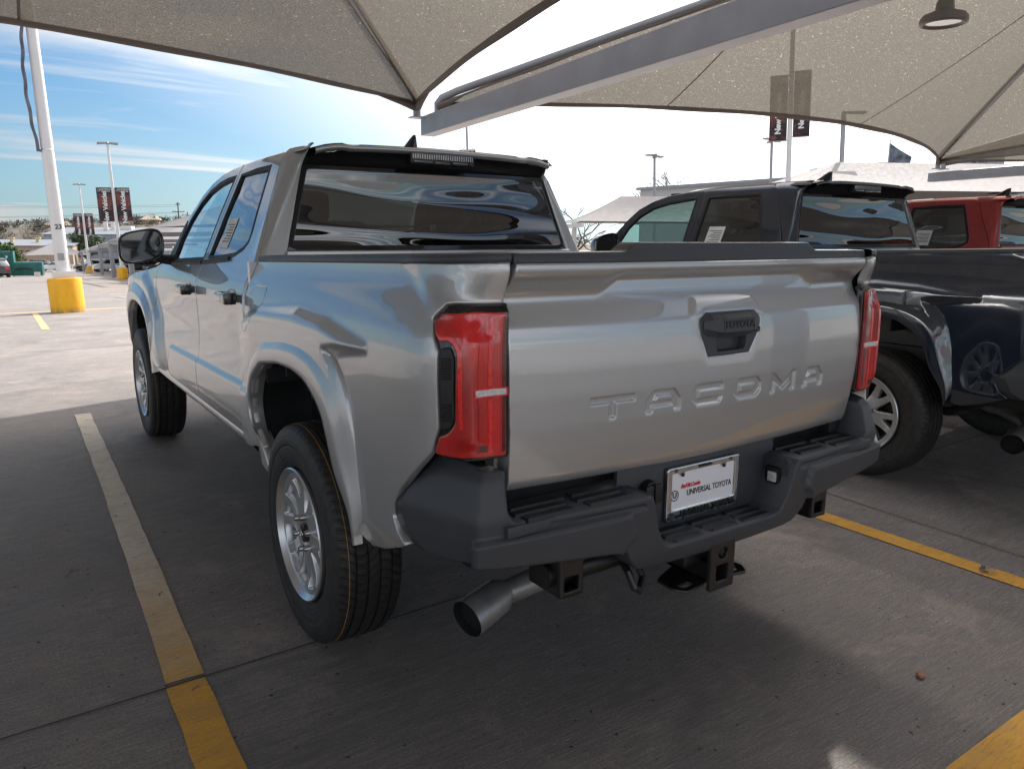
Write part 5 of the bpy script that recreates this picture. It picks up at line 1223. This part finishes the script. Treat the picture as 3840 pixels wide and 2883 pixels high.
M['car_white'] = car_paint('car_white', (.70, .70, .70), metal=0, rough=.4, flake=.02); M['car_black'] = car_paint('car_black', (.012, .012, .015), metal=.2); M['car_grey'] = car_paint('car_grey', (.07, .075, .085), metal=.5); M['car_slate'] = car_paint('car_slate', (.05, .06, .09), metal=.5)
GC = 'cars parked far across the lot'
car(6.3, 138.5, PI, 'parked_sedan', 'car_white', 'white sedan seen side on behind the numbered pole', 'sedan', GC)
car(5.2, 144, 0, 'parked_suv', 'car_black', 'black SUV behind the white sedan, under the low canopy', 'suv', GC)
car(-1.75, 79.5, R(100), 'parked_suv', 'car_black', 'dark SUV cut by the left edge of the photo, red tail light', 'suv', GC)
car(-.75, 101, R(-80), 'parked_suv', 'car_slate', 'blue-grey SUV between the dark SUV and the green dumpster', 'suv', GC)
car(11.0, 110.8, PI+.12, 'parked_suv', 'car_white', 'white SUV under the far canopies beside the pale yellow base', 'suv', GC)
car(11.3, 89.0, PI+.1, 'parked_sedan', 'car_grey', 'dark grey sedan under the far canopies behind the middle pole', 'sedan', GC)
car(12.2, 95.5, PI+.1, 'parked_suv', 'car_slate', 'slate blue SUV between the white SUV and the grey sedan', 'suv', GC)
car(13.4, 84.0, PI+.1, 'parked_sedan', 'car_grey', 'dark sedan under the far canopies nearest the door mirror', 'sedan', GC)
car(12.6, 118.5, PI+.1, 'parked_suv', 'car_black', 'black SUV just behind the white SUV under the canopies', 'suv', GC)
car(10.5, 128, PI+.1, 'parked_sedan', 'car_black', 'black sedan left of the pale yellow base', 'sedan', GC)
car(11.3, 136, PI+.1, 'parked_suv', 'car_black', 'farthest black SUV at the end of the canopy row', 'suv', GC)
# green compactor
M['green_steel'] = simple('green_steel', (.012, .12, .105), .45, var=.25, scale=2)
dm = empty('green_dumpster', (-.9, 82.3, G(0, 84)), R(-8), 'green steel waste compactor with a high hopper and low tray', 'dumpster')
MB().box(-1.0, .75, 0, 1.6, .15, 2.35, .03).obj('high_box', 'green_steel', dm); MB().box(.75, 3.0, -.1, 1.5, .12, 1.35, .03).obj('low_tray', 'green_steel', dm)
MB().box(-.35, -.15, -.08, 0, .1, 2.7).box(.60, .80, -.08, 0, .1, 2.4).obj('post_frame', 'green_steel', dm); MB().tube([(.9, -.16, .75), (1.5, -.2, .85), (2.2, -.16, .72)], .05, 8).obj('hydraulic_hose', 'chassis', dm)
MB().box(.2, .35, -.05, 0, 1.75, 1.95).obj('notice_plate', 'paper', dm); MB().box(2.3, 2.8, -.2, -.1, .1, .45).obj('wheel_stop', 'paper', dm)
for k in range(6): MB().box(-.9+k*.28, -.86+k*.28, -.04, 0, .3, 2.2).obj('stiffener', 'green_steel', dm)

# ---------------------------------------------------------------- buildings
def ribbed(name, col, sc):
    b = NB(name); sp = b.n('ShaderNodeSeparateXYZ'); b.L.new(b.tc.outputs['Object'], sp.inputs[0]); w = b.mth('SINE', b.mth('MULTIPLY', sp.outputs[0], sc))
    c = b.mix(b.rng(w, .6, 1), C4(col), C4([x*.72 for x in col])); return b.done(b.prin(Base_Color=c, Roughness=.5))
M['tan_metal'] = ribbed('tan_metal', (.42, .31, .22), 12); M['white_metal'] = ribbed('white_metal', (.26, .30, .36), 5); M['roof_metal'] = ribbed('roof_metal', (.18, .195, .22), 8)
M['dark_glass'] = simple('dark_window', (.02, .025, .03), .1)
ts = empty('service_building', (-2.5, 176, -4.2), R(-14), 'long tan metal building lettered AUTO SERV behind the dumpster', 'building')
MB().box(-6, 14.5, 0, 12, 0, 3.75).obj('wall', 'tan_metal', ts)
MB().add([(-6.3, -.4, 3.8), (14.8, -.4, 3.8), (14.8, 12, 4.9), (-6.3, 12, 4.9), (-6.3, -.4, 3.6), (14.8, -.4, 3.6), (14.8, 12, 4.7), (-6.3, 12, 4.7)], [(0, 1, 2, 3), (7, 6, 5, 4), (0, 4, 5, 1), (1, 5, 6, 2), (3, 2, 6, 7), (0, 3, 7, 4)]).obj('roof', 'roof_metal', ts, False)
text_mesh('AUTO SERV', 1.35, 'sign_brown', 'wall_lettering', ts, Matrix.Translation((7.4, -.06, 2.35)) @ Matrix.Rotation(R(90), 4, 'X'), .03, .03, 0, 1, 1.25) if M.setdefault('sign_brown', simple('sign_brown', (.10, .05, .03), .6)) else None
for x in (-1.5, 3, 7.5): MB().tube([(x, 6, 4.2), (x, 6, 5.2)], .35, 12).box(x-.5, x+.5, 5.5, 6.5, 5.1, 5.3).obj('roof_vent', 'yellow_vent' if M.setdefault('yellow_vent', simple('yellow_vent', (.55, .45, .22), .5)) else '', ts)
wb = empty('warehouse', (9.5, 223, -4.2), R(-33), 'pale blue-white metal warehouse with two roof stacks behind the banners', 'building')
MB().box(0, 32, 0, 20, 0, 6.1).obj('wall', 'white_metal', wb)
MB().add([(-.5, -.6, 6.1), (32.5, -.6, 6.1), (32.5, 12, 7.9), (-.5, 12, 7.9), (-.5, 22, 6.1), (32.5, 22, 6.1)], [(0, 1, 2, 3), (3, 2, 5, 4), (0, 3, 4), (1, 5, 2)]).obj('roof', 'roof_metal', wb, False)
for x in (11.5, 13.4): MB().tube([(x, 8, 6.8), (x, 8, 9.3)], .55, 14).obj('roof_stack', 'white_pole', wb)
MB().box(15, 18, 8, 10, 7.2, 8.2, .05).obj('roof_unit', 'white_pole', wb)
for k in range(7): MB().box(10.5+k*2.6, 12.4+k*2.6, -.08, .0, 3.6, 5.2).obj('window', 'dark_glass' if k % 3 == 0 else 'roof_metal', wb)
# low building behind, right side, with blue-grey doors
sb = empty('showroom_building', (52.3, 24, -2.0), R(2), 'low pale workshop whose roofline shows just above the dark truck cab', 'building')
MB().box(0, 14, 0, 30, 0, 8.0).obj('wall', 'pale_wall', sb) if M.setdefault('pale_wall', simple('pale_wall', (.50, .50, .49), .6)) else None
MB().box(-.3, 14.3, -.3, 30.3, 8.0, 8.25).obj('parapet', 'grey_steel', sb)
for k in range(7): MB().box(-.10, 0, 1.2+k*4.1, 3.8+k*4.1, .0, 3.1).obj('door_bay', 'dark_glass' if k % 2 else 'grey_steel', sb)
for k, x in enumerate((29.5, 33)): 
    hv = empty('rooftop_unit', (55.2+k*4.1, 36.6-k*2.6, 6.35+k*.45), R(-35), ['pale rooftop air unit left of the shark fin', 'pale rooftop air unit right of the plain grey pole'][k], 'air unit', 'rooftop air units')
    MB().box(-.95, .95, -1, 1, 0, .72, .05).obj('cabinet', 'white_pole', hv); MB().box(-.8, .8, -1.03, -1, .12, .6).obj('louvre', 'fixture', hv); MB().box(-1.0, 1.0, -1.1, 1.1, -.7, 0).obj('curb', 'grey_steel', hv)
st_ = empty('sign_tower', (118.5, 54.4, -4), R(-66), 'white sign tower reading San behind the right canopy', 'sign tower')
MB().box(-3.0, 2.6, 0, 2, 0, 18.1).obj('tower_wall', 'white_metal', st_); text_mesh('San', 2.0, 'ink', 'tower_lettering', st_, Matrix.Translation((-.2, -.08, 17.05)) @ Matrix.Rotation(R(90), 4, 'X'), .05, .03)
# right-hand canopies beyond the trucks
M['cloth_pale'] = simple('shade_cloth_pale', (.21, .195, .192), .85, var=.05)
GQ = 'pale fabric canopies beyond the dark and red trucks'
def hip(x, y, yaw, L_, D_, ze, zr_, label):
    root = empty('hip_canopy', (x, y, 0), yaw, label, 'shade canopy', GQ); V = []; F = []; n = 16
    A = [(-L_/2, -D_/2), (L_/2, -D_/2), (L_/2, D_/2), (-L_/2, D_/2)]; r0, r1 = -L_/2+D_/2, L_/2-D_/2; T_ = [(r0, 0), (r1, 0), (r1, 0), (r0, 0)]
    for i in range(4):
        a, b_ = np.array(A[i]), np.array(A[(i+1) % 4]); c, d = np.array(T_[i]), np.array(T_[(i+1) % 4]); k0 = len(V); nn = np.array((-(b_-a)[1], (b_-a)[0])); nn = nn/np.linalg.norm(nn)
        for u in range(n+1):
            t = u/n; e = a+(b_-a)*t+nn*.45*4*t*(1-t); r = c+(d-c)*t
            for v in range(7): k = v/6; p = e*(1-k)+r*k; V.append((p[0], p[1], ze*(1-k)+zr_*k-.12*math.sin(PI*k)))
        for u in range(n):
            for v in range(6): F.append((k0+u*7+v, k0+u*7+v+1, k0+(u+1)*7+v+1, k0+(u+1)*7+v))
    mesh_obj('fabric', V, F, 'cloth_pale', root, True, 25)
    for x_ in (-L_/2+.3, L_/2-.3):
        MB().box(x_-.12, x_+.12, -.12, .12, -2.4, ze+.1).obj('post', 'white_pole', root); MB().box(x_-.08, x_+.08, -D_/2, D_/2, ze-.30, ze-.08).obj('cross_arm', 'white_pole', root)
    return root
hip(30.0, 27.2, R(-30), 13.5, 5.6, 2.25, 3.62, 'pale hip canopy seen left of the dark truck roof')
hip(40.5, 18.2, R(-30), 25, 11, 3.55, 5.25, 'largest pale hip canopy above the red truck roof')
hip(41.0, 9.2, R(-30), 12, 9, 3.55, 5.3, 'pale hip canopy at the right edge behind the steel beam')
# flag
rows = []
for i in range(16):
    u = i/15; rows.append([(1.7*u, .12*math.sin(5*u+v*2.2)*u**.5, -1.6*v*(1-.25*u)-.75*u*(1-v)+.35*(1-u)) for v in np.linspace(0, 1, 12)])
M['flag'] = simple('flag_fabric', (.10, .12, .15), .7, var=.9, scale=1.6)
fg = empty('flag', (57.6, 32.7, 8.5), R(-40), 'dark drooping flag behind the right canopy above the dark truck', 'flag'); gridsurf('flag_cloth', np.array(rows), 'flag', fg, thick=.01); MB().tube([(0, 0, -12), (0, 0, .6)], .05, 8).obj('staff', 'grey_steel', fg)

# ---------------------------------------------------------------- trees, hill, wires
M['bark'] = simple('bark', (.085, .065, .052), .9, var=.3, scale=8); M['twig'] = simple('twig', (.10, .078, .065), .9, var=.3, scale=3)
def leafmat(name, c1, c2):
    b = NB(name); nz = b.noise(1.3, 5, .6); oi = b.noise(9, 3); c = b.mix(b.rng(nz, .4, .62), C4(c1), C4(c2)); c = b.mix(b.rng(oi, .4, .7, 0, .5), c, C4([x*1.6 for x in c2]))
    return b.done(b.prin(Base_Color=c, Roughness=.75))
M['leaf'] = leafmat('evergreen_leaf', (.022, .040, .016), (.045, .075, .028)); M['leaf_bright'] = leafmat('bright_leaf', (.035, .07, .018), (.07, .13, .03))
M['scrub'] = leafmat('scrub_foliage', (.060, .052, .040), (.105, .090, .070)); M['scrub_green'] = leafmat('scrub_green', (.035, .042, .026), (.060, .066, .040))
def bare_tree(name, base, H, seed, label, spread=.55, depth=6, cat='tree', group=None, r0=None):
    rd = random.Random(seed); segs = []
    def grow(p, d, L_, r, k):
        q = p+d*L_; mid = (p+q)/2+Vector((rd.uniform(-1, 1), rd.uniform(-1, 1), rd.uniform(-.3, .3)))*L_*.07; segs.append((p, mid, q, r, r*.68))
        if k == 0: return
        for j in range(rd.choice((2, 3, 3))):
            nd = (d+Vector((rd.gauss(0, spread), rd.gauss(0, spread), rd.gauss(.10, spread*.6)))).normalized(); grow(q, nd, L_*rd.uniform(.62, .85), r*.62, k-1)
    grow(Vector((0, 0, 0)), Vector((0, 0, 1)), H*.24, r0 or H*.022, depth)
    root = empty(name, base, 0, label, cat, group); t = MB(); c = MB()
    for i, (p, m, q, r, r2) in enumerate(segs): (t if i == 0 else c).tube([p, m, q], [r, (r+r2)/2, r2], 6 if r > H*.006 else 4, False)
    t.obj('trunk', 'bark', root); c.obj('crown', 'twig', root); return root
def leafy(name, base, Rx, Rz, h0, seed, label, mat, n=2600, sz=.28, group=None):
    root = empty(name, base, 0, label, 'tree', group); rg = np.random.default_rng(seed); V = []; F = []
    lobes = [(rg.normal(0, Rx*.42), rg.normal(0, Rx*.42), rg.uniform(.15, 1)*Rz, rg.uniform(.28, .5)*Rx) for _ in range(26)]
    for i in range(n):
        lx, ly, lz, lr = lobes[rg.integers(len(lobes))]; d = rg.normal(size=3); d /= np.linalg.norm(d); r = lr*rg.uniform(.55, 1.05)
        c = np.array((lx, ly, h0+lz))+d*r*np.array((1, 1, .75)); a = rg.normal(size=3); a /= np.linalg.norm(a); b_ = np.cross(a, d); b_ /= np.linalg.norm(b_)+1e-9; s_ = sz*rg.uniform(.5, 1.2); k = len(V)
        V += [c+a*s_, c+b_*s_*.6, c-a*s_, c-b_*s_*.6]; F.append((k, k+1, k+2, k+3))
    mesh_obj('crown', V, F, mat, root, False); MB().tube([(0, 0, -.5), (0, 0, h0+Rz*.4)], [Rx*.07, Rx*.04], 8).obj('trunk', 'bark', root); return root
leafy('evergreen_tree', (14.8, 181, -4.2), 3.6, 4.6, 1.2, 5, 'round dark evergreen in front of the pale warehouse', 'leaf', 5200, .30)
leafy('leafy_tree', (-.8, 108, -3.3), 1.7, 2.6, 1.0, 8, 'bright green tree at the left edge behind the dumpster', 'leaf_bright', 2600, .20)
bare_tree('bare_tree', (63.3, 59.5, -3.0), 16.2, 12, 'leafless tree above the dark truck cab', .36, 7)
bare_tree('bare_tree', (31.5, 36.3, -1.6), 5.0, 21, 'leafless tree beside the dark truck door mirror', .6, 6)
bare_tree('bare_tree', (41.9, 52.5, -2.0), 8.6, 33, 'tiny leafless treetop above the pale hip canopy left of the dark truck', .55, 5)
# hill with its scrub
V = []; F = []; nx, ny = 60, 14
def hill_h(x, y):
    d = (y-330+.30*x)/110; r = ss(np.clip(d, 0, 1)); return -4.4+r*(7.2+6.5*ss((x+5)/70)+1.6*math.sin(x*.045+1)+1.0*math.sin(x*.11))
for j in range(ny+1):
    for i in range(nx+1): x = -60+i*5.0; y = 300+j*16-.28*x; V.append((x, y, hill_h(x, y)))
for j in range(ny):
    for i in range(nx): F.append((j*(nx+1)+i, j*(nx+1)+i+1, (j+1)*(nx+1)+i+1, (j+1)*(nx+1)+i))
M['hill'] = simple('hill_ground', (.10, .085, .065), .95, var=.35, scale=.05); h = mesh_obj('hills', V, F, 'hill'); h['kind'] = 'structure'
rg = np.random.default_rng(4)
for mat, cnt, nm, lab in (('scrub', 520, 'bare_scrub', 'brown leafless woodland covering the far hill'), ('scrub_green', 150, 'green_scrub', 'dark green cedar scrub among the bare trees on the far hill')):
    V = []; F = []
    for _ in range(cnt):
        x = rg.uniform(-25, 130); y = 330-.30*x+rg.uniform(-6, 118); z = hill_h(x, y); Rr = rg.uniform(1.8, 3.6)*(1 if mat == 'scrub' else .8); nl = 60
        for i in range(nl):
            d = rg.normal(size=3); d /= np.linalg.norm(d); d[2] = abs(d[2]); c = np.array((x, y, z+Rr*.25))+d*Rr*rg.uniform(.4, 1)*np.array((1, 1, 1.05)); a = rg.normal(size=3)*np.array((1, 1, 1.8)); a /= np.linalg.norm(a); b_ = np.cross(a, rg.normal(size=3)); b_ /= np.linalg.norm(b_); s_ = rg.uniform(.25, .8); k = len(V); w = .16 if mat == 'scrub' else .5
            V += [c+a*s_, c+b_*s_*w, c-a*s_, c-b_*s_*w]; F.append((k, k+1, k+2, k+3))
    o = mesh_obj(nm, V, F, mat, None, False); tag(o, lab, 'woodland', None, 'stuff')
M['house_roof'] = simple('house_roof', (.34, .27, .21), .8)
for (x, y, z, w, lb) in ((24, 405, 5.0, 11, 'beige roofed hillside house left of the banners'), (62, 400, 8.0, 8, 'small hillside house among bare trees right of the banners')):
    hs_ = empty('hillside_house', (x, y, z), R(-20), lb, 'house', 'houses on the far hill'); MB().box(-w/2, w/2, 0, 7, -3, 1.2).obj('wall', 'tan_metal', hs_)
    MB().add([(-w/2-.6, -.6, 1.2), (w/2+.6, -.6, 1.2), (w/2+.6, 7.6, 1.2), (-w/2-.6, 7.6, 1.2), (-w/4, 3.5, 3.2), (w/4, 3.5, 3.2)], [(0, 1, 5, 4), (1, 2, 5), (2, 3, 4, 5), (3, 0, 4)]).obj('roof', 'house_roof', hs_, False)
def upole(x, y, z0, z1, arms, label):
    u = empty('utility_pole', (x, y, z0), R(-20), label, 'utility pole', 'wooden utility poles'); MB().tube([(0, 0, 0), (0, 0, z1-z0)], [.20, .14], 8).obj('pole', 'bark', u)
    for az, aw in arms: MB().box(-aw, aw, -.08, .08, z1-z0-az-.08, z1-z0-az+.08).obj('cross_arm', 'bark', u)
    for az, aw in arms:
        for q in (-1, -.5, .5, 1): MB().tube([(q*aw*.92, 0, z1-z0-az+.05), (q*aw*.92, 0, z1-z0-az+.35)], .06, 6).obj('insulator', 'fixture', u)
    return u
upole(40.1, 216.8, -4.2, 10.2, ((2.4, 1.5), (.5, .5)), 'nearer wooden utility pole with a wide cross arm above the canopy row')
upole(50.7, 258.4, -4.2, 9.0, ((1.0, 1.4),), 'farther wooden utility pole just right of the nearer one')
for k, (za, zb2) in enumerate(((8.45, 9.6), (8.1, 9.2), (5.46, 7.7), (5.2, 7.5))):
    P_ = [(-30+70.1*t, 246-29.2*t, za+(zb2-za)*t-1.0*4*t*(1-t)*.35) for t in np.linspace(0, 1, 20)]
    o = MB().tube(P_, .022, 4, False).obj('power_line', 'ink'); tag(o, ['highest overhead wire across the left sky', 'second highest overhead wire across the left sky', 'third overhead wire, lower across the left sky', 'lowest overhead wire across the left sky'][k], 'wire', 'overhead wires')
